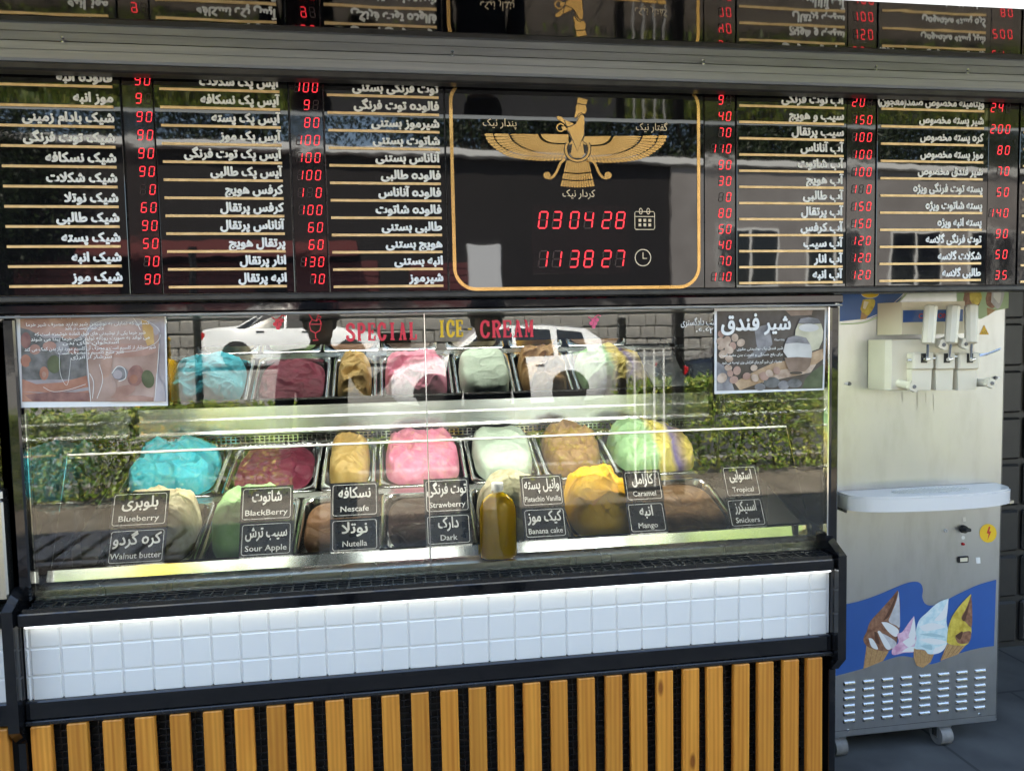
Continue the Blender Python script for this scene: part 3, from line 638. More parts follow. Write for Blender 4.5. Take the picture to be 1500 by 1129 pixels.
def tropical_mat():
    m = material('ice_tropical', (.5, .5, .4), .55, bump=.004, scale=40); n = m.node_tree.nodes; L = m.node_tree.links
    tc = n.new('ShaderNodeTexCoord'); ns = n.new('ShaderNodeTexNoise'); ns.inputs['Scale'].default_value = 6; L.new(tc.outputs['Object'], ns.inputs['Vector'])
    sp = n.new('ShaderNodeSeparateXYZ'); L.new(tc.outputs['Object'], sp.inputs[0])
    ma = n.new('ShaderNodeMath'); ma.operation = 'MULTIPLY_ADD'; L.new(ns.outputs['Fac'], ma.inputs[0]); ma.inputs[1].default_value = .10; L.new(sp.outputs[0], ma.inputs[2])
    mr = n.new('ShaderNodeMapRange'); mr.inputs['From Min'].default_value = -.09; mr.inputs['From Max'].default_value = .19; L.new(ma.outputs[0], mr.inputs[0])
    cr = n.new('ShaderNodeValToRGB'); e_ = cr.color_ramp.elements
    for i in range(3): e_.new(.5)
    for i, (p, c) in enumerate(((.42, (.36, .60, .32)), (.5, (.72, .60, .16)), (.66, (.72, .58, .16)), (.72, (.20, .16, .36)), (.9, (.66, .50, .12)))): e_[i].position = p; e_[i].color = (*c, 1)
    L.new(mr.outputs[0], cr.inputs[0]); L.new(cr.outputs[0], n['Principled BSDF'].inputs['Base Color']); return m
def ice_mb(wx, ly, H, seed, pw=4.5, rough=.008, box=.5, gx=0, gy=0):
    mb = MB(); nr, na = 54, 150; a_, b_ = (wx-.040)/2, (ly-.040)/2; vs = [(0, 0, H)]
    def hz(x, y, r):
        q = Vector((x*9+seed*7.3, y*9, seed)); w1 = noise.noise(q*1.7)*.5
        rid = lambda f, k: 1-abs(noise.noise(Vector((x*f+w1+seed*k, y*f*1.5+x*f*.4+w1, seed*1.3+k))))*2.2
        p = noise.noise(q)*.016+rid(9, 1)*rough*1.7+max(-.3, rid(17, 2))**3*rough*.6+noise.noise(Vector((x*52, y*70, seed)))*rough*.22+noise.noise(Vector((x*130, y*110, seed)))*rough*.10
        e_ = max(0, 1-r**pw)
        return (H+.012)*e_**box-.012+p*min(1, e_*3)*(1 if H > .02 else .7)+gx*x*e_+gy*y*e_
    vs[0] = (0, 0, hz(0, 0, 0))
    for k in range(1, nr+1):
        r = (k/nr)**.75
        for i in range(na):
            t = 2*math.pi*i/na; c, s = math.cos(t), math.sin(t)
            q = (abs(c)**3.4+abs(s)**3.4)**(-1/3.4)
            wob = 1+.03*noise.noise(Vector((c*2+seed, s*2, seed)))*(1 if H > .02 else 0)
            x, y = c*q*r*a_*wob, s*q*r*b_*wob
            vs.append((x, y, hz(x, y, r)))
    fs = [(0, 1+i, 1+(i+1) % na) for i in range(na)]+[(1+(k-1)*na+i, 1+k*na+i, 1+k*na+(i+1) % na, 1+(k-1)*na+(i+1) % na) for k in range(1, nr) for i in range(na)]
    return mb.add(vs, fs)
def ice_pan(xc, wx, s, ly, H, m, label, seed, **kw):
    p = dk0+dty*s+Vector((xc, 0, 0))+dn*.001
    t = thing('ice_cream_pan', p, label, 'ice cream', 'pans of ice cream in the display case', (DT, 0, 0))
    ORG[t] = Vector((0, 0, 0))
    obj('pan', pan_mb(wx, ly), M['pan_steel'], t, angle=40)
    obj('ice_cream', ice_mb(wx, ly, H, seed, **kw), m, t, smooth=True); return t
def bits(t, wx, ly, H, m, n, seed):          # nut pieces pressed into the surface
    r = random.Random(seed); mb = MB()
    for _ in range(n):
        x, y = r.uniform(-.36, .36)*wx, r.uniform(-.4, .36)*ly; s = r.uniform(.003, .007); a = r.random()*3
        mb.cyl((x-s*math.cos(a), y-s*math.sin(a), H-.004), (x+s*math.cos(a), y+s*math.sin(a), H+.004), s*.9, s*.5, 6)
    prop(obj('nut_pieces', mb, m, t), kind='stuff')
SB, LB, SF, LF = .525, .325, .172, .315
ice_pan(-.705, .300, SB, LB, .058, ice_mat('ice_blue', ((.03, .46, .60), (.05, .53, .66))), 'heaped bright blue ice cream behind the leftmost flavour cards', 1, rough=.014)
ice_pan(-.398, .285, SB, LB, .000, ice_mat('ice_maroon', ((.13, .014, .035), (.20, .03, .06))), 'sunken dark maroon ice cream between the blue and the tan ones', 2, rough=.012)
ice_pan(-.158, .170, SB, LB, .052, ice_mat('ice_tan', ((.50, .32, .10), (.60, .42, .17))), 'narrow pan heaped with tan coffee ice cream beside the pink one', 3, rough=.014)
ice_pan(.082, .285, SB, LB, .056, ice_mat('ice_pink', ((.72, .19, .32), (.80, .30, .42))), 'heaped pink ice cream with a swirled top in the back row', 4, rough=.013)
ice_pan(.352, .235, SB, LB, .062, ice_mat('ice_mint', ((.58, .72, .58), (.66, .78, .66)), 60), 'pale mint white block of ice cream behind the yellow bottle', 5, box=.3, pw=8, rough=.005)
ice_pan(.592, .225, SB, LB, .058, ice_mat('ice_caramel', ((.28, .15, .05), (.42, .25, .10))), 'rough brown caramel ice cream between the mint and the tricolour ones', 6, rough=.018)
ice_pan(.880, .320, SB, LB, .064, tropical_mat(), 'green, yellow and purple tricolour ice cream at the right end', 7, rough=.012, gx=-.1)
ice_pan(-.672, .250, SF, LF, .085, ice_mat('ice_walnut', ((.72, .64, .44), (.52, .43, .26)), 40), 'cream ice cream with walnut flecks at the left of the front row', 8, rough=.014)
ice_pan(-.418, .240, SF, LF, .088, ice_mat('ice_apple', ((.36, .62, .26), (.46, .70, .36))), 'pale green sour apple ice cream in the front row', 9, rough=.012)
ice_pan(-.176, .230, SF, LF, -.03, ice_mat('ice_nut', ((.13, .06, .028), (.17, .09, .045))), 'low brown hazelnut ice cream behind the third pair of cards', 10)
ice_pan(.062, .230, SF, LF, -.02, ice_mat('ice_dark', ((.03, .017, .012), (.05, .03, .02))), 'low dark chocolate ice cream behind the fourth pair of cards', 11)
ice_pan(.338, .250, SF, LF, .085, ice_mat('ice_banana', ((.64, .60, .42), (.48, .43, .27)), 55), 'speckled beige ice cream heaped right behind the yellow bottle', 12, rough=.012)
ice_pan(.602, .235, SF, LF, .074, ice_mat('ice_mango', ((.88, .44, .012), (.92, .52, .03))), 'bright orange yellow mango ice cream in the front row', 13, rough=.018)
ice_pan(.875, .270, SF, LF, -.015, ice_mat('ice_peanut', ((.13, .07, .035), (.2, .11, .05))), 'low dark brown ice cream at the right end of the front row', 14)

# ------------------------------------------------------------------ flavour cards on the inner pane
CT = math.atan2(.14, .28); ct = Vector((0, math.sin(CT), math.cos(CT))); cn = Vector((0, -math.cos(CT), math.sin(CT))); c0 = Vector((0, 2.06, .80))
def card(x0, x1, s0, s1, fa, en, label):
    p = c0+ct*s0+cn*.0012+Vector(((x0+x1)/2, 0, 0)); wd, h = x1-x0, s1-s0
    t = thing('flavour_card', p, label, 'card', 'black flavour cards on the inner pane', (-CT, 0, 0)); ORG[t] = Vector((0, 0, 0))
    obj('card', MB().box(-wd/2, wd/2, -.0016, 0, 0, h), M['black_metal'], t)
    b = .0065
    obj('border', MB().ribbon([(a, c+h/2) for a, c in rrect(wd-2*b, h-2*b, .006, 4)], .0014, -.0019, True), M['card_letter'], t)
    obj('lettering', text_mb(fa[0], .041, 0, h*.56, -.0019, 'C', .022, width=fa[1]*wd), M['card_letter'], t)
    obj('lettering', text_mb(en[0], .0215, 0, h*.17, -.0019, 'C', .010, width=en[1]*wd, rtl=False), M['card_letter'], t)
for a in ((-.747, -.604, .108, .203, ('بلوبری', .62), ('Blueberry', .70), 'black card reading Blueberry, upper left of all the flavour cards'),
          (-.745, -.603, .011, .105, ('کره گردو', .82), ('Walnut butter', .88), 'black card reading Walnut butter, lower left of all the flavour cards'),
          (-.421, -.284, .106, .202, ('شاتوت', .56), ('BlackBerry', .80), 'black card reading BlackBerry in the upper row of cards'),
          (-.419, -.283, .011, .104, ('سیب ترش', .78), ('Sour Apple', .78), 'black card reading Sour Apple in the lower row of cards'),
          (-.185, -.055, .103, .201, ('نسکافه', .66), ('Nescafe', .58), 'third black flavour card from the left in the upper row'),
          (-.185, -.056, .009, .101, ('نوتلا', .52), ('Nutella', .50), 'third black flavour card from the left in the lower row'),
          (.069, .196, .101, .200, ('توت فرنگی', .86), ('Strawberry', .78), 'black card reading Strawberry left of the yellow bottle'),
          (.069, .195, .011, .099, ('دارک', .44), ('Dark', .36), 'black card reading Dark left of the yellow bottle'),
          (.341, .464, .104, .197, ('وانیل پسته', .82), ('Pistachio Vanilla', .84), 'black card reading Pistachio Vanilla right of the yellow bottle'),
          (.340, .463, .014, .102, ('کیک موز', .78), ('Banana cake', .78), 'black card reading Banana cake right of the yellow bottle'),
          (.644, .758, .104, .197, ('کارامل', .56), ('Caramel', .60), 'black card reading Caramel in the upper row of cards'),
          (.641, .754, .012, .102, ('انبه', .34), ('Mango', .50), 'black card reading Mango in the lower row of cards'),
          (.946, 1.058, .100, .197, ('استوایی', .62), ('Tropical', .58), 'black card reading Tropical, upper right of all the flavour cards'),
          (.941, 1.054, .011, .098, ('اسنیکرز', .58), ('Snickers', .64), 'rightmost black flavour card in the lower row')): card(*a)

# ------------------------------------------------------------------ yellow bottle on the sill
bx, by, bz = .262, 2.030, .7752
bot = thing('syrup_bottle', (bx, by, bz), 'flat clear bottle of golden yellow syrup with white cap', 'bottle'); 
prof = [(.040, 0), (.049, .004), (.051, .012), (.051, .118), (.050, .140), (.043, .158), (.030, .171), (.018, .178), (.0145, .183), (.0145, .190)]
obj('glass_body', MB().lathe(prof, (bx, by, bz), 32, 1, .42), BOTTLE, bot, angle=50)
obj('syrup', MB().lathe([(r-.0025, z+.003) for r, z in prof[:8]], (bx, by, bz), 32, 1, .40), M['syrup'], bot, angle=50)
obj('cap', MB().lathe([(.0165, .188), (.0165, .206), (.0155, .208), (.001, .208)], (bx, by, bz), 20), M['cap_white'], bot, angle=40)

# ------------------------------------------------------------------ posters taped on the glass
YO = 1.9965
def poster_base(name, corners, label):
    c = [on(a, b, YO) for a, b in corners]; cx_ = sum(p[0] for p in c)/4; zb = min(p[1] for p in c)
    t = thing(name, (cx_, YO, zb), label, 'poster', 'laminated posters taped to the case glass')
    obj('sheet', MB().prism(c, YO-.0006, YO+.0006), M['paper'], t); return t
def art(t, name, shapes, f, base=YO-.0012):
    mats = []; mb = MB(); y = base
    for m_, pts in shapes:
        if m_ not in mats: mats.append(m_)
        mb.mat(mats.index(m_)); mb.flat(f(pts), y); y -= .00012
    obj(name, mb, mats, t); return y
for k, c, c2, sc in (('p_brown', (.055, .035, .028), (.10, .085, .08), 25), ('p_grey', (.16, .16, .18), (.36, .35, .37), 40), ('p_wood', (.40, .22, .11), (.60, .42, .27), 45), ('p_nut', (.50, .33, .24), (.66, .52, .42), 60), ('p_milk', (.66, .64, .62), (.74, .72, .68), 20),
                     ('p_cream', (.55, .52, .36), (.66, .62, .46), 30), ('p_choc', (.24, .15, .11), (.34, .24, .19), 30), ('p_leaf', (.05, .08, .04), (.10, .13, .07), 40), ('p_mauve', (.36, .31, .33), (.52, .47, .50), 20), ('p_rose', (.36, .17, .14), (.50, .30, .25), 30),
                     ('p_dark', (.08, .09, .095), (.20, .20, .21), 60), ('p_coral', (.38, .14, .10), (.52, .25, .18), 30), ('p_orange', (.66, .38, .12), (.72, .48, .2), 40), ('p_drink', (.40, .24, .20), (.56, .40, .35), 20), ('p_berry', (.20, .08, .09), (.34, .17, .15), 60), ('p_flesh', (.42, .22, .17), (.58, .38, .31), 30)):
    f_ = .80 if k in ('p_mauve', 'p_rose', 'p_coral', 'p_drink', 'p_flesh', 'p_orange') else .85; mk(k, tuple(v*f_*.8 for v in c), .32, col2=tuple(v*f_*1.1 for v in c2), scale=sc*.6, detail=9)
ell = lambda cx_, cy_, a, b, n=20, th=0: [(cx_+a*math.cos(2*math.pi*i/n)*math.cos(th)-b*math.sin(2*math.pi*i/n)*math.sin(th), cy_+a*math.cos(2*math.pi*i/n)*math.sin(th)+b*math.sin(2*math.pi*i/n)*math.cos(th)) for i in range(n)]
pl = poster_base('poster', [(21, 451), (243, 452), (246, 594), (28, 597)], 'white-bordered poster of a pink milk drink at the upper left of the case')
f1 = lambda pts: zm(pts, 10, 440, 6, YO)
S = [(M['p_mauve'], [(118, 115), (1385, 120), (1398, 888), (138, 890)]), (M['p_flesh'], [(120, 120), (740, 120), (720, 300), (122, 300)]), (M['p_dark'], [(122, 240), (200, 260), (330, 330), (690, 330), (705, 690), (138, 700)]),
     (M['p_coral'], [(138, 690), (260, 735), (480, 720), (705, 660), (720, 760), (440, 810), (138, 800)]), (M['p_coral'], [(138, 800), (440, 830), (720, 790), (740, 888), (138, 888)]), (M['p_berry'], [(160, 830), (400, 800), (730, 810), (730, 885), (230, 885)])]
for a, b, c, d, m_ in ((330, 640, 40, 60, 'p_coral'), (330, 650, 18, 26, 'p_flesh'), (170, 350, 45, 70, 'p_berry'), (250, 430, 50, 45, 'p_rose'), (170, 530, 45, 55, 'p_coral'), (240, 560, 40, 35, 'p_dark'), (480, 420, 70, 60, 'p_grey'), (590, 560, 60, 90, 'p_dark'), (420, 560, 60, 80, 'p_leaf'), (380, 400, 60, 40, 'p_rose'), (560, 300, 90, 40, 'p_flesh'), (260, 190, 110, 60, 'p_rose'), (590, 440, 50, 30, 'p_rose')): S.append((M[m_], ell(a, b, c, d)))
S += [(M['p_drink'], [(690, 310), (760, 210), (900, 165), (1200, 170), (1330, 260), (1345, 400), (1305, 885), (740, 885)]), (M['p_mauve'], ell(1030, 260, 320, 105, 30)), (M['p_drink'], ell(1010, 350, 315, 150, 30)), (M['p_rose'], ell(1020, 440, 300, 60, 24)),
      (M['p_orange'], [(1185, 170), (1230, 175), (1290, 240), (1300, 380), (1240, 400), (1205, 300)]), (M['p_grey'], ell(1000, 640, 70, 60)), (M['p_mauve'], ell(980, 650, 40, 40)),
      (M['p_berry'], ell(1135, 660, 70, 95, 20, .2)), (M['p_leaf'], ell(1245, 690, 55, 80, 20, -.2)), (M['p_coral'], ell(1120, 690, 35, 40)), (M['p_rose'], ell(1020, 800, 120, 50, 20, -.3)), (M['p_flesh'], ell(880, 560, 50, 150, 20, .15)), (M['p_berry'], ell(1160, 860, 110, 24)), (M['p_drink'], ell(900, 760, 70, 90)), (M['p_rose'], [(900, 885), (1100, 830), (1295, 850), (1290, 885)]), (M['p_mauve'], [(1318, 640), (1396, 760), (1398, 886), (1305, 886)])]
yy = art(pl, 'picture', S, f1)
ol = MB()
for path, wd_ in ((ell(1030, 300, 325, 150, 40), .0012), ([(700, 330), (720, 600), (745, 885)], .002), ([(1345, 380), (1330, 600), (1305, 885)], .0015), ([(820, 560), (850, 700), (800, 860)], .0016), ([(735, 640), (770, 720), (760, 860)], .0018), ([(470, 480), (480, 650), (540, 740), (570, 520)], .0010), ([(330, 760), (420, 800), (560, 780), (700, 735)], .0012), ([(1100, 130), (1150, 200), (1180, 260)], .0022), ([(930, 640), (980, 580), (1040, 600), (1050, 680), (990, 710)], .0022)):
    ol.ribbon(f1(spline(path, 6)), wd_*.8, yy-.0001)
obj('picture_highlights', ol, M['white_print'], pl)
for i, (s, xr, xl, zb) in enumerate((('شیر خرما', 605, 455, 150), ('کسانی که تمایلی به نوشیدن شیر ندارند مصرف شیر خرما', 1260, 180, 210), ('برای شما دلچسب تر باشد', 860, 520, 252), ('شیر خرما یکی از نوشیدنی های فوق العاده خوشمزه است که', 1225, 255, 294), ('می تواند به صورت روزانه تولید شیر خرما پیدا می شوند', 1262, 220, 336), ('استخوان های بدن', 990, 500, 378), ('شیر سرشار از کلسیم است و مصرف آن کلسیم مورد نیاز بدن کمک می کند', 1315, 165, 420), ('شیر منبع کلسیم و مصرف است', 1035, 462, 462), ('سرشار از انرژی', 930, 570, 504))):
    a, b = f1([(xr, zb)])[0], f1([(xl, zb)])[0]
    obj('lettering', text_mb(s, .0115, a[0], a[1], yy-.0003, 'R', .012, width=a[0]-b[0]), M['white_letter'], pl)
pr = poster_base('poster', [(1046.5, 451.5), (1211.5, 449.5), (1207, 571), (1046.5, 577)], 'white-bordered poster of two milk glasses and hazelnuts at the upper right')
f2 = lambda pts: zm(pts, 1030, 440, 7.5, YO)
S = [(M['p_brown'], [(150, 118), (1335, 102), (1305, 965), (148, 992)]), (M['p_grey'], [(560, 300), (720, 260), (760, 480), (640, 620), (480, 640), (590, 520)]), (M['p_choc'], [(900, 110), (1200, 108), (1190, 160), (960, 170)]),
     (M['p_wood'], [(335, 900), (600, 760), (760, 690), (1000, 640), (1310, 530), (1318, 640), (1100, 800), (900, 830), (640, 900), (400, 985)]), (M['p_nut'], [(860, 760), (1240, 700), (1180, 790), (900, 850), (640, 905)]),
     (M['p_leaf'], [(1080, 965), (1120, 860), (1200, 780), (1316, 700), (1306, 964)]), (M['p_grey'], [(148, 670), (230, 720), (300, 860), (340, 985), (148, 990)]), (M['p_dark'], ell(750, 900, 90, 60)), (M['p_grey'], ell(880, 930, 60, 50)), (M['p_dark'], ell(1000, 910, 80, 50)), (M['p_grey'], ell(620, 950, 60, 40))]
rnd = random.Random(3)
for a, b, r in ((345, 410, 45), (260, 440, 48), (190, 450, 50), (410, 465, 48), (240, 490, 40), (320, 500, 45), (190, 370, 40), (280, 545, 50), (190, 510, 40), (210, 590, 50), (280, 640, 45), (365, 770, 50), (270, 740, 42), (290, 800, 40), (470, 830, 45), (330, 870, 48), (200, 850, 60), (550, 740, 40), (660, 830, 55), (720, 800, 45), (800, 770, 45), (560, 850, 45)): S.append((M['p_nut' if rnd.random() < .7 else 'p_flesh'], ell(a, b, r, r*.85, 14, rnd.random()*3)))
S += [(M['p_grey'], [(1035, 250), (1060, 200), (1150, 185), (1250, 200), (1285, 250)]), (M['p_cream'], [(1035, 255), (1150, 262), (1285, 255), (1308, 340), (1300, 440), (1260, 530), (1190, 555), (1100, 520), (995, 420), (1005, 320)]), (M['p_milk'], ell(1150, 300, 110, 45)), (M['p_grey'], [(890, 470), (920, 410), (1010, 385), (1120, 410), (1165, 480)]),
      (M['p_milk'], [(890, 475), (1020, 465), (1165, 482), (1185, 560), (1178, 640), (925, 640), (868, 560)]), (M['p_choc'], [(880, 630), (1020, 620), (1178, 630), (1160, 720), (1110, 775), (1000, 800), (925, 760)]), (M['p_brown'], ell(1010, 795, 70, 16))]
yy = art(pr, 'picture', S, f2)
a, b = f2([(600, 335)])[0], f2([(192, 335)])[0]
obj('lettering', text_mb('فندق', .062, a[0], a[1]+.003, yy-.0003, 'R', .030, width=a[0]-b[0]), M['white_letter'], pr)
a, b = f2([(945, 330)])[0], f2([(660, 330)])[0]
obj('lettering', text_mb('شیر', .055, a[0], a[1]+.003, yy-.0003, 'R', .030, width=a[0]-b[0]), M['white_letter'], pr)
for s, xr, xl, zb in (('وعده صبحانه', 880, 770, 440), ('شیر فندق یک نوشیدنی مقوی', 865, 360, 535), ('برای رفع خستگی و تقویت بدن مفید است', 860, 170, 600), ('مصرف این شیر گرم برای افزایش وزن توصیه می شود', 850, 195, 680)):
    a, b = f2([(xr, zb)])[0], f2([(xl, zb)])[0]
    obj('lettering', text_mb(s, .0105, a[0], a[1], yy-.0003, 'R', .012, width=a[0]-b[0]), M['white_letter'], pr)

# ================================================================== neighbouring case, at the left edge
nb = thing('counter_case', (-1.5, 2.4, 0), 'neighbouring counter case with steel edge and white tiles at the left edge', 'display case')
obj('base', MB().box(-2.1, -.944, 2.0, 2.9, .004, .70), M['black_matte'], nb)
obj('steel_frame', MB().bbox(-2.1, -.9285, 1.962, 1.998, 1.012, 1.036, .004), M['steel'], nb)
obj('steel_frame', MB().bbox(-.958, -.9285, 1.962, 1.998, .77, 1.011, .004), M['steel'], nb)
obj('lower_panel', MB().bbox(-2.1, -.9585, 1.966, 1.996, .77, 1.011, .003), M['steel_dirty'], nb)
obj('front_glass', MB().box(-2.1, -.945, 1.975, 1.981, 1.037, 1.42), GLASS, nb)
obj('side_glass', MB().box(-.9405, -.9345, 1.985, 2.7, .76, 1.42), GLASS_SIDE, nb)
obj('top_frame', MB().bbox(-2.1, -.9285, 1.962, 2.03, 1.421, 1.445, .004), M['steel'], nb)
obj('top_panel', MB().box(-2.1, -.9285, 2.031, 2.9, 1.43, 1.46), M['black_matte'], nb)
obj('back_wall', MB().box(-2.1, -.93, 2.85, 2.9, .701, 1.429), M['black_matte'], nb)
obj('ledge', MB().bbox(-2.1, -.9285, 1.925, 1.999, .714, .752, .003), M['black_gloss'], nb)
tpn = obj('tile_panel', MB().box(-2.1, -.930, 1.9550, 1.995, .528, .7125), M['tile_back'], nb)
for z, h, me in tms:
    for k in range(6): link('tile', me, tpn, Vector((-.966-.0692*k, 1.952, z))-ORG[nb])
obj('lower_trim', MB().bbox(-2.1, -.9285, 1.940, 1.995, .4705, .5265, .003), M['black_gloss'], nb)
for k in range(4): link('slat', sl, nb, Vector((-.958-.075*k, 1.934, .029))-ORG[nb])

# ================================================================== soft-serve machine
YM = 2.19
mc = thing('soft_serve_machine', (1.637, 2.48, 0), 'tall stainless soft serve machine with three lever taps and cone stickers', 'ice cream machine')
obj('body', MB().bbox(1.340, 1.927, YM, 2.78, .078, 1.62, .004), M['steel_dirty'], mc)
for x in (1.362, 1.735):
    for y in (2.225, 2.73):
        c = obj('caster', MB().cyl((x-.004, y, .036), (x+.036, y, .036), .032, .032, 20), M['caster'], mc, angle=40)
        obj('fork', MB().bbox(x-.010, x+.042, y-.016, y+.016, .062, .0775, .003).bbox(x-.0095, x-.0055, y-.012, y+.012, .03, .064, .001), M['steel'], c)
YD = YM-.0008
zs = lambda pts: zm(pts, 1180, 700, 842/320, YM)
z8 = lambda pts: zm(pts, 1200, 820, 1500/280, YM)
z7 = lambda pts: zm(pts, 1260, 400, 1355/240, YM)
class Lay:                                   # stickers: flat shapes, each a hair above the last
    def __init__(s): s.mb = MB(); s.mats = []; s.y = YD
    def add(s, k, pts):
        if M[k] not in s.mats: s.mats.append(M[k])
        s.mb.mat(s.mats.index(M[k])); s.mb.flat(pts, s.y); s.y -= .00006
    def rib(s, k, pts, wd):
        if M[k] not in s.mats: s.mats.append(M[k])
        s.mb.mat(s.mats.index(M[k])); s.mb.ribbon(pts, wd, s.y); s.y -= .00006
a = Lay()
top = spline([(165, 352), (300, 325), (450, 275), (600, 212), (690, 178), (760, 168), (800, 190), (812, 235), (808, 290), (830, 340), (880, 355), (960, 330), (1100, 260), (1250, 192), (1388, 153)])
bot_ = spline([(1370, 672), (1250, 690), (1100, 730), (880, 815), (760, 770), (640, 752), (520, 785), (340, 850), (125, 908)])
a.add('blue_print', z8(top+bot_))
def swirl(cols, shadow, outline, lobes):
    a.add(cols[0], z8(spline(outline+[outline[0]], 5)))
    for k, p in lobes: a.add(k, z8(spline(p+[p[0]], 5)))
# chocolate and vanilla cone
a.add('cone_print', z8([(370, 670), (545, 715), (500, 790), (345, 852)]))
for k in range(4): a.rib('choc_print', z8([(375+k*42, 690+k*8), (352+k*38, 840-k*14)]), .0012)
swirl(['choc_print'], None, [(615, 232), (560, 300), (480, 390), (400, 480), (370, 560), (345, 620), (370, 670), (440, 700), (540, 712), (600, 660), (615, 600), (630, 540), (632, 440), (630, 320)],
      [('grey_print', [(622, 240), (600, 330), (560, 430), (545, 480), (600, 510), (630, 520), (630, 380)]), ('choc_dark_print', [(612, 245), (570, 340), (520, 440), (500, 470), (545, 440), (590, 340)]),
       ('white_print', [(485, 485), (540, 490), (620, 545), (600, 600), (540, 560)]), ('grey_print', [(460, 560), (530, 590), (600, 640), (590, 690), (520, 670)]), ('white_print', [(455, 560), (480, 560), (560, 680), (520, 690)]), ('choc_dark_print', [(430, 560), (450, 570), (470, 650), (440, 640)]), ('white_print', [(385, 610), (420, 620), (460, 695), (410, 680)])])
# pink twist
swirl(['pink_print'], None, [(742, 436), (700, 490), (650, 560), (610, 580), (620, 640), (570, 700), (580, 742), (660, 725), (745, 715), (765, 640), (752, 540)],
      [('white_print', [(742, 440), (715, 540), (700, 600), (750, 610), (752, 520)]), ('white_print', [(650, 640), (720, 600), (755, 640), (700, 680)]), ('white_print', [(640, 720), (700, 680), (755, 680), (745, 715)])])
# mint twist
a.add('cone_print', z8([(740, 690), (905, 720), (870, 800), (810, 842), (760, 825), (738, 760)]))
for k in range(4): a.rib('choc_print', z8([(750+k*40, 700+k*6), (762+k*28, 825-k*8)]), .0011)
swirl(['mint_print'], None, [(1012, 298), (930, 330), (840, 410), (780, 470), (755, 560), (760, 620), (745, 690), (820, 700), (860, 735), (950, 720), (1000, 650), (1010, 560), (995, 480), (1005, 380)],
      [('white_print', [(1008, 305), (960, 400), (900, 470), (990, 450)]), ('white_print', [(780, 520), (880, 490), (990, 520), (900, 545), (820, 555)]), ('mint_dark_print', [(780, 580), (880, 570), (990, 600), (900, 600)]), ('white_print', [(775, 620), (880, 610), (1000, 640), (900, 660)]), ('mint_dark_print', [(790, 670), (870, 660), (880, 700), (830, 690)]), ('white_print', [(900, 690), (990, 660), (960, 712), (890, 735)])])
# lemon and chocolate cone
a.add('cone_print', z8([(1000, 655), (1150, 660), (1085, 735), (945, 788)]))
for k in range(4): a.rib('choc_dark_print', z8([(1008+k*38, 670), (955+k*36, 780-k*16)]), .0011)
swirl(['lemon_print'], None, [(1187, 262), (1110, 340), (1050, 420), (1030, 460), (1010, 520), (1000, 600), (1005, 650), (1100, 668), (1165, 650), (1190, 560), (1185, 470), (1195, 380)],
      [('choc_print', [(1188, 268), (1150, 370), (1110, 450), (1140, 480), (1190, 520), (1195, 380)]), ('choc_dark_print', [(1150, 380), (1115, 455), (1140, 470), (1175, 330)]), ('choc_print', [(1060, 600), (1130, 560), (1185, 560), (1170, 640), (1090, 650)]), ('choc_dark_print', [(1060, 590), (1120, 555), (1100, 620)]), ('lemon_print', [(1020, 470), (1100, 465), (1140, 490), (1080, 515)])])
obj('cone_sticker', a.mb, a.mats, mc)
a = Lay()
a.add('blue_print', z7([(-170, 100), (400, 100), (330, 220), (250, 300), (100, 370), (-170, 400)]))
arc = spline([(-170, 402), (0, 392), (120, 352), (220, 292), (330, 200), (420, 100)])
a.rib('white_print', z7(arc), .0022); a.rib('green_print', z7([(p[0]+6, p[1]+20) for p in arc]), .0040)
a.add('yellow_print', z7(ell(80, 172, 72, 34))); a.rib('white_print', z7(ell(80, 168, 74, 38)[0:12]), .0016)
a.add('cone_print', z7([(10, 310), (70, 340), (45, 380), (0, 385)])); a.add('lemon_print', z7(spline([(20, 220), (110, 215), (120, 260), (90, 320), (60, 350), (5, 310), (10, 260)]))); a.add('cream_plastic', z7([(30, 230), (70, 240), (40, 300), (20, 290)]))
obj('wave_sticker', a.mb, a.mats, mc); a = Lay()
a.add('green_print', z7([(795, 100), (1230, 100), (1225, 290), (1120, 310), (1000, 380), (900, 360), (800, 240)]))
a.add('cone_print', z7([(870, 290), (950, 300), (905, 385), (870, 380)])); a.add('choc_print', z7(spline([(870, 110), (960, 110), (1000, 200), (960, 290), (880, 290), (850, 220)]))); a.add('lemon_print', z7(spline([(900, 110), (960, 110), (1005, 200), (950, 280), (905, 220)])))
a.add('cone_print', z7([(1045, 285), (1120, 305), (1050, 355)])); a.add('choc_print', z7(spline([(1060, 110), (1150, 110), (1110, 280), (1050, 270), (1035, 210)]))); a.add('grey_print', z7(spline([(1090, 110), (1180, 115), (1185, 200), (1140, 295), (1080, 240)]))); a.add('white_print', z7(spline([(1100, 150), (1160, 150), (1150, 250), (1100, 200)])))
obj('green_sticker', a.mb, a.mats, mc); a = Lay()
a.add('yellow_print', z7([(1023, 428), (1064, 508), (984, 508)])); a.rib('red_print', z7([(1023, 430), (1062, 507), (986, 507), (1023, 430)]), .0008); a.rib('choc_dark_print', z7(ell(1036, 488, 9, 9)), .0012); a.rib('choc_dark_print', z7(ell(1012, 492, 6, 6)), .0012)
obj('hazard_sticker', a.mb, a.mats, mc)
a = Lay(); a.add('yellow_print', zs(ell(703, 212, 33, 36, 28))); a.add('red_print', zs([(706, 185), (697, 212), (705, 214), (700, 240), (715, 205), (707, 204), (712, 188)]))
obj('voltage_sticker', a.mb, a.mats, mc)
for q in (ell(607, 229, 7, 7), [(655, 305), (672, 305), (674, 328), (658, 328)], [(604, 150), (616, 150), (618, 166), (606, 168)]):
    a = Lay(); a.add('white_print', zs(q)); obj('white_mark', a.mb, a.mats, mc)
def pt(z_, x, y, Y):
    p = zm([(x, y)], *z_, Y)[0]; return p
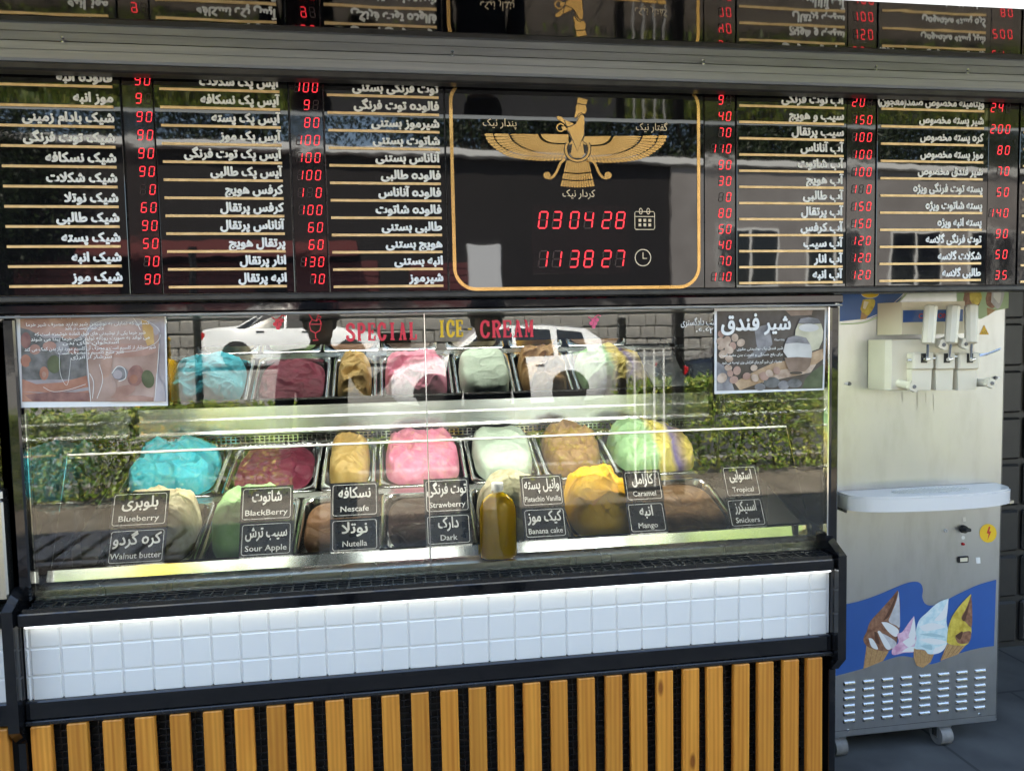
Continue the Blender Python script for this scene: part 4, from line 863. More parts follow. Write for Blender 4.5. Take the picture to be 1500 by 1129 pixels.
ZS = (1180, 700, 842/320); Z7 = (1260, 400, 1355/240)
x, z = pt(ZS, 605, 195, YM)
kb = obj('knob', MB().cyl((x, YM-.002, z), (x, YM-.012, z), .013, .012, 20).bbox(x-.011, x+.013, YM-.026, YM-.012, z-.005, z+.006, .003), M['rubber'], mc, angle=40)
x, z = pt(ZS, 537, 201, YM); obj('key_lock', MB().cyl((x, YM, z), (x, YM-.006, z), .0055, .005, 14), M['chrome'], mc, angle=40)
x, z = pt(ZS, 605, 253, YM); obj('indicator_lamp', MB().cyl((x, YM, z), (x, YM-.006, z), .0052, .004, 14), M['tail_red'], mc, angle=40)
x, z = pt(ZS, 605, 312, YM); ds = obj('counter_display', MB().bbox(x-.0185, x+.0185, YM-.006, YM, z-.0105, z+.0105, .002), M['black_metal'], mc)
obj('display_window', MB().box(x-.013, x+.013, YM-.0066, YM-.0058, z-.006, z+.006), M['cream_plastic'], ds)
for (x_, y_) in ((137, 445), (808, 418)):
    x, z = on(1200+x_/3.137, 420+y_/3.137, YM); obj('bolt', MB().cyl((x, YM, z), (x, YM-.006, z), .006, .005, 12), M['caster'], mc, angle=40); obj('washer', MB().box(x-.014 if x_ < 500 else x+.004, x-.004 if x_ < 500 else x+.016, YM-.002, YM, z-.003, z+.003), M['white_print'], mc)
for (x_, y_) in ((163, 970), (669, 908)):
    x, z = pt(ZS, x_, y_, YM); obj('screw', MB().cyl((x, YM, z), (x, YM-.003, z), .0035, .003, 12), M['chrome'], mc, angle=40)
# pressed louvres
prof = [(0, .0068), (-.003, .0058), (-.0055, .003), (-.0062, -.001), (-.0058, -.0045)]
vsx = []
for xx, sc in ((-.0205, .1), (-.0175, 1), (.0175, 1), (.0205, .1)):
    for y_, z_ in prof: vsx.append((xx, y_*sc, z_))
fsx = [(i*5+j, (i+1)*5+j, (i+1)*5+j+1, i*5+j+1) for i in range(3) for j in range(4)]
lv = MB().add(vsx, fsx); lv.mat(1).box(-.0185, .0185, -.0004, .0004, -.0075, -.0044)
lvm = lv.mesh('louvre', [M['steel'], M['black_matte']], smooth=False)
q00, q10, q01 = pt(ZS, 168, 790, YM), pt(ZS, 672, 740, YM), pt(ZS, 164, 935, YM)
for i in range(8):
    for j in range(6):
        x = q00[0]+(q10[0]-q00[0])*i/7; z = q00[1]+(q01[1]-q00[1])*j/5
        link('louvre', lvm, mc, Vector((x, YM, z))-ORG[mc])
gm_ = Lay()
for pts, wd_ in (([(470, 985), (472, 1100), (466, 1129)], .0014), ([(345, 980), (348, 1060)], .0012), ([(604, 1000), (606, 1129)], .0012), ([(540, 990), (543, 1070)], .0009)): gm_.rib('grime', z7(pts), wd_)
prop(obj('drip_marks', gm_.mb, gm_.mats, mc), kind='stuff')
for x_ in (1.3445, 1.9215): obj('seam', MB().box(x_-.0007, x_+.0007, YM-.0006, YM+.001, .09, 1.60), M['rail_dark'], mc)
obj('seam', MB().box(1.346, 1.920, YM-.0006, YM+.001, .1005, .1015), M['rail_dark'], mc)
# drip tray
zt = .874
out = [(1.342, 2.188), (1.342, 2.14), (1.350, 2.115), (1.400, 2.086), (1.50, 2.066), (1.62, 2.058), (1.74, 2.062), (1.835, 2.082), (1.882, 2.108), (1.897, 2.14), (1.902, 2.188)]
out = [(p[0], p[1]) for p in spline(out, 4)]
tr = obj('drip_tray', MB().prism(out, zt-.046, zt-.006, 'z'), M['tray_white'], mc)
cxx, cyy = 1.61, 2.15
inn = [(cxx+(p[0]-cxx)*.985, cyy+(p[1]-cyy)*.97) for p in out]
obj('tray_top', MB().prism(inn, zt-.0055, zt, 'z'), M['tray_white'], tr)
slm = MB()
for k in range(22):
    x = 1.50+k*.0115; hl = .030*math.sqrt(max(.05, 1-((k-10.5)/12)**2)); slm.bbox(x-.0022, x+.0022, 2.125-hl, 2.125+hl, zt+.0003, zt+.003, .001)
prop(obj('drip_grid', slm, M['tile_back'], tr), kind='stuff')
obj('tray_bracket', MB().box(1.345, 1.915, 2.130, 2.189, zt-.056, zt-.0465), M['steel'], mc)
# dispensing head
YH = 2.085
def hb(px0, py0, px1, py1, Y):
    p, q = pt(Z7, px0, py0, Y), pt(Z7, px1, py1, Y); return p[0], q[0], q[1], p[1]
x0, x1, z0, z1 = hb(345, 240, 860, 498, YH+.03)
hs = obj('head_cover', MB().prism([(x0-.030, YM-.002), (x0, YH+.03), (x1, YH+.03), (x1+.006, YM-.002)], z0, z1, 'z'), M['cream_plastic'], mc)
b0 = hb(355, 308, 848, 398, YH+.029)
a_ = MB().box(b0[0], b0[1], YH+.0285, YH+.0295, b0[2], b0[3]); obj('name_band', a_, M['blue_print'], hs)
obj('lettering', text_mb('C', .021, b0[0]+(b0[1]-b0[0])*.29, (b0[2]+b0[3])/2-.007, YH+.0281, 'C', .02, rtl=False), M['red_print'], hs)
obj('lettering', text_mb('ON', .021, b0[0]+(b0[1]-b0[0])*.66, (b0[2]+b0[3])/2-.007, YH+.0281, 'C', .02, rtl=False), M['red_print'], hs)
x0, x1, z0, z1 = hb(262, 552, 935, 945, YH+.02)
dh = obj('dispensing_head', MB().prism([(x0-.022, YM-.002), (x0-.012, YH+.035), (x0, YH+.02), (x1, YH+.02), (x1+.008, YM-.002)], z0, z1, 'z'), M['ivory_plastic'], mc)
for pa, pb in ((442, 612), (640, 790), (822, 990)):
    x0, x1, z0, z1 = hb(pa, 660, pb, 795, YH-.012)
    v = obj('valve_block', MB().bbox(x0, x1, YH-.012, YH+.022, z0, z1, .004), M['ivory_plastic'], dh)
    xm = (x0+x1)/2
    obj('spout_body', MB().prism([(x0+.001, z0), (x1-.001, z0), (x1-.004, z0-.062), (x0+.004, z0-.062)], YH-.004, YH+.0195), M['ivory_plastic'], v)
    obj('slot', MB().box(xm-.010, xm+.010, YH-.0135, YH-.0115, z0+.020, z1-.002), M['black_metal'], v)
    obj('pin', MB().cyl((xm-.004, YH-.022, z0+.030), (xm+.012, YH-.016, z0+.032), .005, .005, 12), M['chrome'], v, angle=40)
x0, x1, z0, z1 = hb(395, 690, 1000, 705, YH-.004); obj('hinge_rod', MB().cyl((x0, YH-.002, z0), (x1, YH-.002, z1), .0045, .0045, 12), M['chrome'], dh, angle=40)
for k, (ta, ba) in enumerate((((604, 268), (550, 580)), ((792, 268), (738, 576)), ((938, 262), (908, 575)))):
    p1, p0 = pt(Z7, *ta, YH-.03), pt(Z7, *ba, YH-.03)
    a0, a1 = Vector((p0[0], YH-.035, p0[1])), Vector((p1[0], YH-.020, p1[1])); d = (a1-a0).normalized()
    h = obj('lever_handle', MB().cyl(a0-d*.004, a0, .010, .0175, 8).cyl(a0, a1-d*.004, .0175, .0185, 8).cyl(a1-d*.004, a1, .0185, .014, 8), M['ivory_plastic'], mc)
    q = pt(Z7, (545, 725, 905)[k], 705, YH-.012)
    obj('lever_rod', MB().cyl(a0, (q[0], YH-.016, q[1]), .0042, .0042, 10), M['chrome'], h, angle=40)
def star(x, z, Y, r):
    P = []
    for i in range(16): rr_ = r*(1 if (i % 4) in (0, 1) else .82); t = 2*math.pi*(i+.5)/16; P.append((x+rr_*math.cos(t), z+rr_*math.sin(t)))
    return P
for px_, py_, back in ((685, 592, (690, 560)), (868, 586, (800, 560)), (440, 938, (300, 905)), (1082, 910, (960, 905))):
    x, z = pt(Z7, px_, py_, YH-.03); bx_, bz_ = pt(Z7, *back, YH+.03)
    k_ = obj('hand_screw', MB().cyl((bx_, YH+.03, bz_), (x, YH-.018, z), .0125, .011, 14), M['ivory_plastic'], mc, angle=40)
    obj('screw_knob', MB().prism(star(x, z, YH, .0165), YH-.034, YH-.019), M['ivory_plastic'], k_); obj('screw_end', MB().cyl((x, YH-.0345, z), (x, YH-.037, z), .006, .005, 10), M['caster'], k_)
x, z = pt(Z7, 995, 685, YH-.01); x2, z2_ = pt(Z7, 1110, 632, YH)
obj('wire_arm', MB().tube([(x, YH-.006, z), (x+.02, YH-.01, z+.003), (x2, YH-.02, z2_)], .0022, 8).tube([(x, YH-.006, z+.004), (x+.02, YH-.014, z+.007), (x2, YH-.024, z2_+.004)], .0022, 8), M['chrome'], mc)
x0, x1, z0, z1 = hb(250, 946, 395, 966, YH+.03); obj('seal', MB().box(x0, x1+.05, YH+.03, YM-.001, z0, z1), M['rubber'], mc)

# ================================================================== the street behind the camera, seen in the glass
def leaves(mb, n, place, size, rng):
    V = []; F = []
    for _ in range(n):
        c = place(rng); s = size*rng.uniform(.6, 1.3)
        d = Vector((rng.gauss(0, 1), rng.gauss(0, 1), rng.gauss(0, .7))).normalized(); u = d.orthogonal().normalized(); v = d.cross(u)
        t = rng.random()*6.28; u, v = u*math.cos(t)+v*math.sin(t), v*math.cos(t)-u*math.sin(t)
        b = len(V); c = Vector(c)
        V += [c-u*s, c+v*s*.42-u*s*.1, c+u*s, c-v*s*.42-u*s*.1]; F.append((b, b+1, b+2, b+3))
    mb.add(V, F)
rng = random.Random(11)
# clipped hedge along the kerb
hd = thing('clipped_hedge', (0, -3.3, 0), 'long clipped hedge with yellow green leaves along the kerb', 'hedge')
def htop(x): return .78+.10*noise.noise(Vector((x*.9, 2, 0)))+(.16 if x > 2.0 else 0)*min(1, max(0, (x-2.0)/.5))
def hp(r):
    x = r.uniform(-5.5, -.75) if r.random() < .5 else r.uniform(2.15, 6.5)
    if r.random() < .04: x = r.uniform(-.8, 2.2)
    t = htop(x)*(1 if x < -.75 or x > 2.15 else .6); z = t*(1-r.random()**2.2*.95); y = -3.30+r.uniform(-.42, .42)
    if r.random() < .75: y = -2.90+r.gauss(0, .05)+.06*noise.noise(Vector((x*3, z*3, 5)))
    return (x, y, max(.05, z+r.gauss(0, .02)))
m_ = MB(); leaves(m_, 46000, hp, .026, rng); prop(obj('foliage', m_, LEAF_HEDGE, hd), kind='stuff')
m_ = MB()
for i in range(60):
    x = -5.4+i*.2
    if -.8 < x < 2.1: continue
    m_.cyl((x, -3.3, 0), (x+rng.uniform(-.1, .1), -3.3+rng.uniform(-.2, .2), .6), .014, .006, 6)
prop(obj('stems', m_, M['bark'], hd), kind='stuff')
# cars
def car(name, loc, flip, st, win, wheels, paint, label, H):
    """st: stations along the length: (x, z_low, z_belt, z_roof, half_low, half_roof)"""
    t = thing(name, loc, label, 'car'); ORG[t] = Vector((0, 0, 0)); fx = -1 if flip else 1
    if flip: t.rotation_euler = (0, 0, math.pi)
    V = []; F = []; n = 9
    def belt(s): return s[2]
    for x, zl, zb, zr, hl, hr in st:
        V += [(x, -hl*.92, zl), (x, -hl, zl+.12), (x, -hl*1.0, zl+(zb-zl)*.6), (x, -hl*.95, zb), (x, -hr, zr-.035 if zr > zb+.1 else zr-.008), (x, -hr*.55, zr), (x, 0, zr+.006)]
        V += [(x, hr*.55, zr), (x, hr, zr-.035 if zr > zb+.1 else zr-.008), (x, hl*.95, zb), (x, hl, zl+(zb-zl)*.6), (x, hl, zl+.12), (x, hl*.92, zl)]
    k = 13
    for i in range(len(st)-1):
        for j in range(k-1): F.append((i*k+j, (i+1)*k+j, (i+1)*k+j+1, i*k+j+1))
    F.append(tuple(range(k))[::-1]); F.append(tuple((len(st)-1)*k+j for j in range(k)))
    bd = obj('body', MB().add(V, F), paint, t, angle=35)
    def side(x, z):                          # half width of the body side at (x, z)
        for a, b in zip(st, st[1:]):
            if a[0] <= x <= b[0]:
                q = (x-a[0])/(b[0]-a[0]); m2 = [a[i]+(b[i]-a[i])*q for i in range(6)]; break
        else: m2 = st[0] if x < st[0][0] else st[-1]
        _, zl, zb, zr, hl, hr = m2
        if z <= zl+(zb-zl)*.6: return hl
        if z <= zb: q = (z-zl-(zb-zl)*.6)/((zb-zl)*.4); return hl*(1-.05*q)
        q = min(1, (z-zb)/max(.05, zr-.035-zb)); return hl*.95+(hr-hl*.95)*q
    for s in (-1, 1):
        for P in win:
            ws = obj('side_window', MB().add([(x, s*(side(x, z)+.006), z) for x, z in P], [tuple(range(len(P)))]), M['car_glass'], t)
        for hx, hz in ((.28, .86), (-.75, .88)): obj('door_handle', MB().bbox(hx-.09, hx+.09, s*(side(hx, hz)+.012)-.012, s*(side(hx, hz)+.012)+.012, hz-.015, hz+.015, .006), M['car_black'] if H < 1.5 else M['alloy'], t)
        for wx, r in wheels:
            y = s*.80
            wl = obj('wheel', MB().lathe([(r*.66, -.10), (r*.96, -.10), (r, -.07), (r, .07), (r*.96, .10), (r*.66, .10)], (0, 0, 0), 28), M['tyre'], t, angle=40)
            for v in wl.data.vertices: v.co = Vector((wx+v.co.x, y+v.co.z, r+v.co.y))
            rm = MB(); rm.cyl((wx, y-.09, r), (wx, y+.09, r), r*.66, r*.66, 24)
            ar = obj('rim', rm, M['alloy'], wl, angle=40)
            for q in range(5): tq = q*1.2566; obj('rim_gap', MB().cyl((wx+math.cos(tq)*r*.42, y-s*.0+s*.088, r+math.sin(tq)*r*.42), (wx+math.cos(tq)*r*.42, y+s*.093, r+math.sin(tq)*r*.42), r*.13, r*.13, 10), M['tyre'], wl)
            obj('wheel_arch', MB().prism([(wx+math.cos(R(a))*(r+.05), r+math.sin(R(a))*(r+.05)) for a in range(-5, 190, 13)], s*(side(wx, .5)-.002), s*(side(wx, .5)+.004)), M['tyre'], t)
        x0, x1 = st[0][0], st[-1][0]
        obj('headlight', MB().bbox(x1-.16, x1-.012, s*.60-.14, s*.60+.14, .56, .70, .03), M['lamp_glass'], t)
        obj('tail_light', MB().bbox(x0+.010, x0+.14, s*.66-.12, s*.66+.12, .70, .88, .03), M['tail_red'], t)
        obj('door_mirror', MB().bbox(.72, .86, s*.93-.06, s*.93+.06, .93, 1.05, .03), paint, t)
    f, r_ = [s for s in st if s[3] > s[2]+.12][-1], [s for s in st if s[3] > s[2]+.12][0]
    return t
sedan = [(-2.12, .25, .80, .86, .72, .60), (-2.05, .12, .90, .96, .80, .66), (-1.75, .10, .93, 1.00, .84, .70), (-1.30, .08, .93, 1.04, .85, .68), (-.72, .08, .92, 1.38, .85, .56), (-.2, .08, .91, 1.43, .85, .56), (.28, .08, .90, 1.40, .85, .57), (1.02, .08, .89, .96, .85, .70), (1.45, .09, .84, .89, .85, .68), (1.95, .12, .72, .78, .80, .62), (2.16, .25, .60, .66, .66, .50)]
suv = [(-2.15, .35, .95, 1.05, .76, .64), (-2.08, .2, 1.0, 1.40, .82, .60), (-1.75, .14, 1.02, 1.62, .87, .62), (-.9, .12, 1.01, 1.70, .88, .62), (0, .12, 1.0, 1.70, .88, .62), (.45, .12, .99, 1.64, .88, .62), (1.12, .12, .98, 1.06, .88, .72), (1.65, .14, .92, .98, .88, .70), (2.05, .2, .78, .86, .82, .64), (2.18, .32, .66, .72, .7, .54)]
s_win = [[(-1.05, .96), (-.62, 1.33), (-.22, 1.36), (-.22, .95)], [(-.16, .95), (-.16, 1.36), (.26, 1.33), (.80, .97), (.78, .94)], [(-1.30, .965), (-1.10, .96), (-.70, 1.30), (-.78, 1.28)]]
v_win = [[(-1.05, 1.06), (-1.0, 1.58), (-.3, 1.62), (-.3, 1.05)], [(-.22, 1.05), (-.22, 1.62), (.36, 1.57), (.92, 1.06)], [(-1.75, 1.12), (-1.66, 1.52), (-1.14, 1.58), (-1.14, 1.07)]]
car('parked_sedan', (-2.35, -15.6, .68), False, sedan, s_win, ((-1.30, .31), (1.32, .31)), M['car_white'], 'white sedan reflected in the case glass above the brown pans', 1.43)
car('parked_suv', (2.1, -11.9, -.12), True, suv, v_win, ((-1.34, .36), (1.36, .36)), M['car_white'], 'white sport utility car reflected right of the sedan with its rear at right', 1.7)
car('parked_hatchback', (7.2, -9.9, -.12), False, sedan, s_win, ((-1.30, .31), (1.32, .31)), M['car_black'], 'dark car reflected at the right beside the milk poster', 1.43)
# yellow barrel and dark post near the left of the reflection
struct('traffic_island', MB().bbox(-4.6, -2.7, -7.6, -6.3, -.3, .12, .02), M['kerb'])
bar = thing('yellow_barrel', (-3.2, -7.0, .12), 'yellow plastic barrel with a neck, reflected beside the left poster', 'barrel')
obj('body', MB().lathe([(.24, 0), (.28, .03), (.28, .40), (.265, .42), (.28, .44), (.28, .95), (.24, 1.0), (.20, 1.02), (.20, 1.22), (.17, 1.25)], (-3.2, -7.0, .12), 28), M['barrel_yellow'], bar, angle=40)
obj('lid', MB().lathe([(.21, 1.251), (.21, 1.29), (.18, 1.31), (.02, 1.31)], (-3.2, -7.0, .12), 24), M['barrel_yellow'], bar, angle=40)
po = thing('street_post', (-2.55, -6.6, -.12), 'dark steel street post standing beside the yellow barrel', 'post')
obj('shaft', MB().cyl((-2.55, -6.6, -.12), (-2.55, -6.6, 2.6), .05, .045, 16), M['black_metal'], po, angle=40)
obj('base_plate', MB().bbox(-2.65, -2.45, -6.7, -6.5, -.12, -.09, .01), M['black_metal'], po)
# white railing at the kerb
ra = thing('white_railing', (2.1, -2.2, 0), 'short white bar railing with dark post reflected right of the white car', 'railing')
for i in range(4): obj('bar', MB().cyl((1.98+i*.085, -2.2, .06), (1.98+i*.085, -2.2, 1.25), .009, .009, 10), M['white_paint'], ra, angle=40)
obj('rail', MB().bbox(1.90, 2.32, -2.22, -2.18, .04, .07, .006), M['black_metal'], ra); obj('rail', MB().bbox(1.90, 2.32, -2.22, -2.18, 1.25, 1.28, .006), M['black_metal'], ra)
obj('post', MB().bbox(2.32, 2.40, -2.25, -2.15, 0, 1.75, .008), M['black_metal'], ra); obj('post', MB().bbox(1.84, 1.90, -2.24, -2.16, 0, 1.5, .008), M['black_metal'], ra)
# wooden pallet lying on the pavement
be = thing('wooden_pallet', (-1.85, -1.3, 0), 'pale slatted pallet on the pavement, reflected at the lower left of the glass', 'pallet')
for i in range(7): obj('slat', MB().bbox(-2.4+i*.16, -2.29+i*.16, -1.55, -.95, .06, .08, .004), M['pale_wood'], be)
for y in (-1.68, -1.3, -.92): obj('bearer', MB().bbox(-2.4, -1.33, y-.04, y+.04, .003, .059, .005), M['pale_wood'], be)
# low stone wall with railing beyond the road
sw = thing('stone_wall', (0, -17.6, .8), 'low grey stone wall with coping along the far pavement', 'wall')
obj('coping', MB().bbox(-22, 28, -17.85, -17.35, 1.95, 2.07, .02), M['kerb'], sw)
core = obj('core', MB().box(-22, 28, -17.8, -17.45, .8, 1.949), M['stone'], sw)
sm = [MB().bbox(-.29, .29, -.06, .03, -.17, .17, .03).mesh('stone', [M['stone']]), MB().bbox(-.22, .22, -.05, .03, -.17, .17, .04).mesh('stone', [M['stone']])]
for j in range(3):
    x = -12
    while x < 18:
        k = rng.randrange(2); ks = rng.uniform(.6, 1.15); wv_ = (.29, .22)[k]*ks; x += wv_; o = link('stone', sm[k], core, Vector((x, -17.42+rng.uniform(-.02, .02), 1.0+j*.355+rng.uniform(-.01, .01)))-ORG[sw]); o.rotation_euler = (0, rng.uniform(-.06, .06), math.pi); o.scale = (ks, 1, rng.uniform(.95, 1.05)); x += wv_+.005
# trees
def tree(loc, H, Rr, n, label, src=None, rz=0, group='street trees'):
    if src:
        t = copy_tree(src); t.location = loc; t.rotation_euler = (0, 0, rz); t['label'] = label; return t
    t = thing('street_tree', loc, label, 'tree', group); ORG[t] = Vector((0, 0, 0))
    tr_ = MB(); hh = H*.42; tr_.cyl((0, 0, 0), (.05, .02, hh), .20, .13, 14)
    for k in range(7):
        a_ = k*.9; tr_.cyl((.05, .02, hh*(.75+.04*k)), (math.cos(a_)*Rr*.6, math.sin(a_)*Rr*.6, hh+H*.25+.1*k), .09, .03, 8)
    obj('trunk', tr_, M['bark'], t, angle=50)
    bl = [(rng.uniform(-.7, .7)*Rr, rng.uniform(-.7, .7)*Rr, rng.uniform(.30, .86)*H, rng.uniform(.35, .55)*Rr) for _ in range(22)]
    def pl_(r):
        b = r.choice(bl); d = Vector((r.gauss(0, 1), r.gauss(0, 1), r.gauss(0, .8))).normalized()*b[3]*(r.random()**.35); return (b[0]+d.x, b[1]+d.y, b[2]+d.z)
    m_ = MB(); leaves(m_, n, pl_, .055 if H < 10 else .09, rng); prop(obj('crown', m_, LEAF_TREE, t), kind='stuff'); return t
t0 = tree((-11, -17, .8), 8.5, 2.9, 30000, 'leafy street tree standing left of the parked cars')
tree((22, -17, .8), 7, 0, 0, 'leafy street tree standing right of the parked cars', t0, 1.1)
tb = [(-9.5, -17, 'leftmost tall tree rising behind the long building'), (-3.5, -17.5, 'tall tree behind the dark left part of the long building'), (2.5, -17.6, 'tall tree behind the middle of the long building'), (8.5, -18.5, 'tall tree behind the grey part of the long building'), (14.5, -19.5, 'tall tree behind the right part of the long building'), (11.4, -17.8, 'tall tree in the gap behind the grey windows'), (20, -19, 'rightmost tall tree rising behind the long building'), (5.6, -19.5, 'far tall tree behind the middle windows')]
b0 = tree((tb[0][0]*1.4, tb[0][1]*1.4, .8), 18, 6, 50000, tb[0][2], None, 0, 'tall trees behind the building')
for i, (x, y, l) in enumerate(tb[1:]): tree((x*1.4, y*1.4, .8), 13, 0, 0, l, b0, 1.3*i+.8)
# long low building across the street, set at a slight angle
ang = math.atan2(-1.4, 18.1)
bd = thing('roadside_building', (0, -18.55, .8), 'long low building across the street with white roof edge and dark windows', 'building'); ORG[bd] = Vector((0, 0, 0)); bd.rotation_euler = (0, 0, ang)
obj('wall', MB().box(-24, 8.6, -1.9, 0, 0, 5.7), M['wall_brown'], bd)
gw = obj('wall', MB().box(8.6, 30, -1.9, .12, 0, 5.7), M['wall_grey'], bd)
obj('roof_edge', MB().bbox(-24.1, 30.1, -.2, .30, 5.71, 5.90, .02), M['white_paint'], bd)
for i in range(6):
    x = 10.2+i*3.1; wn = obj('window', MB().box(x, x+2.1, .121, .16, 1.9, 3.8), M['white_paint'], bd); obj('pane', MB().box(x+.08, x+1.0, .161, .17, 1.98, 3.72), M['window_dark'], wn); obj('pane', MB().box(x+1.1, x+2.02, .161, .17, 1.98, 3.72), M['window_dark'], wn)
for i in range(6):
    x = -16.5+i*3.4; sh = obj('shutter', MB().box(x, x+2.5, .001, .05, .1, 2.7), M['shutter_maroon'], bd)
    for j in range(13): obj('shutter_slat', MB().bbox(x, x+2.5, .051, .075, .12+j*.2, .28+j*.2, .02), M['shutter_maroon'], sh)
obj('awning', MB().prism([(.0, 3.3), (.9, 2.85), (.9, 2.78), (.0, 3.2)], -8, -1, 'x'), M['shutter_maroon'], bd)
obj('sign', MB().bbox(2.2, 3.2, .001, .12, 1.6, 3.2, .02), M['sign_white'], bd)

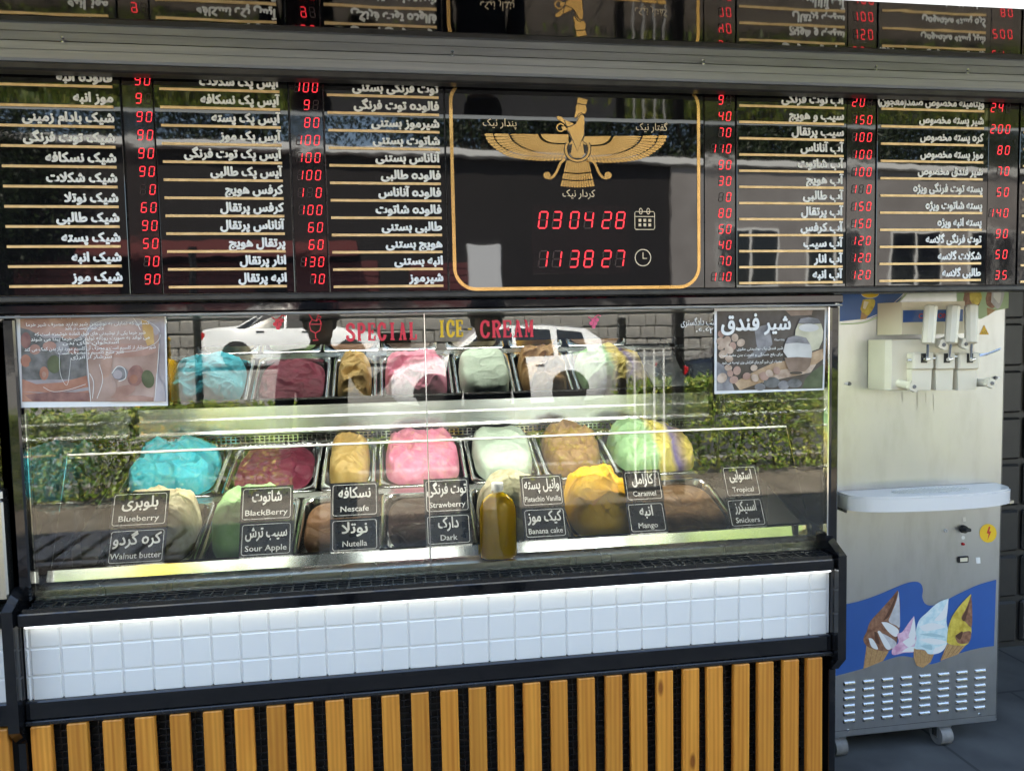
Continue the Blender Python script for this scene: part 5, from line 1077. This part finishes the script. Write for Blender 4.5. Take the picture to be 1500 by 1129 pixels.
# ================================================================== the two people standing at the camera
def skin_mesh(name, pts, edges, rad, m, parent, root=0, sub=2):
    me = bpy.data.meshes.new(name); me.from_pydata(pts, edges, []); me.materials.append(m)
    o = link(name, me, parent)
    md = o.modifiers.new('skin', 'SKIN'); md.use_smooth_shade = True
    for i, v in enumerate(me.skin_vertices[0].data): v.radius = (rad[i], rad[i]) if not isinstance(rad[i], tuple) else rad[i]; v.use_root = i == root
    sb = o.modifiers.new('sub', 'SUBSURF'); sb.levels = sub; sb.render_levels = sub
    return o
def chain(pts): return [(i, i+1) for i in range(len(pts)-1)]
def person(loc, rz, label, elbows, wrists, shirt, pants, sc=1.0):
    t = thing('person', loc, label, 'person', 'people standing in front of the case'); ORG[t] = Vector((0, 0, 0)); t.rotation_euler = (0, 0, rz); t.scale = (sc, sc, sc)
    # faces +Y; elbows / wrists given for left (-X) and right (+X)
    P = [(0, 0, .92), (0, .0, 1.08), (0, -.01, 1.22), (0, -.01, 1.36), (0, 0, 1.44), (0, .02, 1.50), (0, .03, 1.58), (0, .02, 1.66)]
    Rd = [(.15, .10), (.135, .095), (.15, .10), (.12, .08), (.052, .055), (.062, .07), (.075, .092), (.05, .06)]
    E_ = chain(P)
    for s, k in ((-1, 0), (1, 1)):
        b = len(P); P += [(s*.10, 0, .86), (s*.11, .01, .48), (s*.115, -.01, .09), (s*.12, .10, .035), (s*.125, .17, .028)]; Rd += [.095, .062, .042, .038, .028]; E_ += [(0, b), (b, b+1), (b+1, b+2), (b+2, b+3), (b+3, b+4)]
        b = len(P); P += [(s*.17, 0, 1.37), elbows[k], wrists[k]]; Rd += [.058, .042, .030]; E_ += [(3, b), (b, b+1), (b+1, b+2)]
    obj_ = skin_mesh('body', P, E_, Rd, M['skin'], t)
    SP = [(0, 0, .84), (0, 0, .95), (0, 0, 1.08), (0, -.01, 1.22), (0, -.01, 1.36), (0, 0, 1.42)]; SR = [(.172, .125), (.168, .122), (.155, .115), (.168, .12), (.138, .10), (.075, .075)]; SE = chain(SP)
    for s, k in ((-1, 0), (1, 1)):
        e_ = Vector(elbows[k]); w_ = Vector(wrists[k]); b = len(SP); SP += [(s*.175, 0, 1.37), tuple(e_), tuple(e_.lerp(w_, .8))]; SR += [.074, .058, .046]; SE += [(4, b), (b, b+1), (b+1, b+2)]
    skin_mesh('shirt', SP, SE, SR, shirt, t)
    TP = [(0, 0, .93)]; TR = [(.16, .115)]; TE = []
    for s in (-1, 1): b = len(TP); TP += [(s*.10, 0, .84), (s*.11, .01, .48), (s*.115, -.01, .10)]; TR += [.108, .078, .065]; TE += [(0, b), (b, b+1), (b+1, b+2)]
    skin_mesh('trousers', TP, TE, TR, pants, t)
    for s in (-1, 1): obj('shoe', MB().bbox(s*.12-.048, s*.12+.048, -.08, .21, .0, .075, .03), M['rubber'], t)
    # head details
    hm = MB().lathe([(.02, 1.705), (.055, 1.70), (.085, 1.675), (.098, 1.63), (.100, 1.58), (.094, 1.54), (.06, 1.52)][::-1], (0, -.004, 0), 20, 1, 1.12); obj('hair', hm, M['hair'], t, angle=60)
    cp_ = obj('cap', MB().lathe([(.112, 1.585), (.116, 1.60), (.113, 1.66), (.09, 1.705), (.04, 1.725), (.005, 1.728)], (0, .01, 0), 22, 1, 1.1), M['cloth_black'], t, angle=60); obj('cap_brim', MB().prism([(-.075, .10), (.075, .10), (.07, .17), (.03, .20), (-.03, .20), (-.07, .17)], 1.586, 1.594, 'z'), M['cloth_black'], cp_)
    fc = MB().lathe([(.02, 1.448), (.05, 1.455), (.066, 1.49), (.074, 1.54), (.078, 1.59), (.070, 1.63), (.03, 1.645)], (0, .045, 0), 18, 1, .92); fo = obj('face', fc, M['skin'], t, smooth=True)
    obj('nose', MB().add([(-.014, .108, 1.545), (.014, .108, 1.545), (0, .132, 1.548), (0, .110, 1.59)], [(0, 1, 2), (0, 2, 3), (1, 3, 2), (0, 3, 1)]), M['skin'], fo); obj('mouth', MB().bbox(-.022, .022, .100, .109, 1.515, 1.524, .003), M['tail_red'], fo)
    for s in (-1, 1):
        obj('eye', MB().lathe([(.004, -.007), (.010, 0), (.004, .007)], (s*.03, .108, 1.585), 10), M['hair'], fo); obj('ear', MB().bbox(s*.084-.012, s*.084+.012, -.005, .03, 1.555, 1.61, .01), M['skin'], fo)
    for k, s in ((0, -1), (1, 1)):
        w_ = Vector(wrists[k]); d = (w_-Vector(elbows[k])).normalized(); up = Vector((0, 0, 1)) if abs(d.z) < .7 else Vector((0, 1, 0)); sd_ = d.cross(up).normalized(); up = sd_.cross(d)
        HP = [w_, w_+d*.05, w_+d*.085]; HR = [(.028, .02), (.036, .016), (.034, .014)]; HE = [(0, 1), (1, 2)]
        for f in range(4):
            o_ = sd_*(.027-.018*f); ln_ = (.058, .07, .066, .05)[f]; b = len(HP)
            HP += [w_+d*.095+o_, w_+d*(.095+ln_*.6)+o_-up*.008, w_+d*(.095+ln_*.85)+o_-up*.03]; HR += [.0095, .0088, .0078]; HE += [(2, b), (b, b+1), (b+1, b+2)]
        b = len(HP); HP += [w_+d*.045+sd_*s*-.042, w_+d*.085+sd_*s*-.055-up*.008]; HR += [.011, .009]; HE += [(1, b), (b, b+1)]
        skin_mesh('hand', [tuple(p) for p in HP], HE, HR, M['skin'], t)
    return t
ph = person((-.40, -.32, 0), R(-8), 'person in black raising an arm to take the picture, left reflection', [(-.22, .02, 1.10), (.26, .10, 1.16)], [(-.22, .10, .86), (.385, .24, 1.30)], M['cloth_black'], M['cloth_black'], .93)
person((.52, -.36, 0), R(6), 'person in dark clothes standing with arms down, right reflection', [(-.215, .0, 1.10), (.215, .0, 1.10)], [(-.21, .06, .86), (.21, .06, .86)], M['cloth_navy'], M['denim'], .93)
pho = thing('mobile_phone', (.0, -.012, 1.31), 'black mobile phone held up in the hand of the person taking the picture', 'phone')
obj('body', MB().bbox(-.075, .085, -.022, -.012, 1.325, 1.40, .003), M['black_gloss'], pho)
obj('lens_ring', MB().cyl((.0, -.0115, 1.38), (.0, -.010, 1.38), .007, .007, 16), M['chrome'], pho)
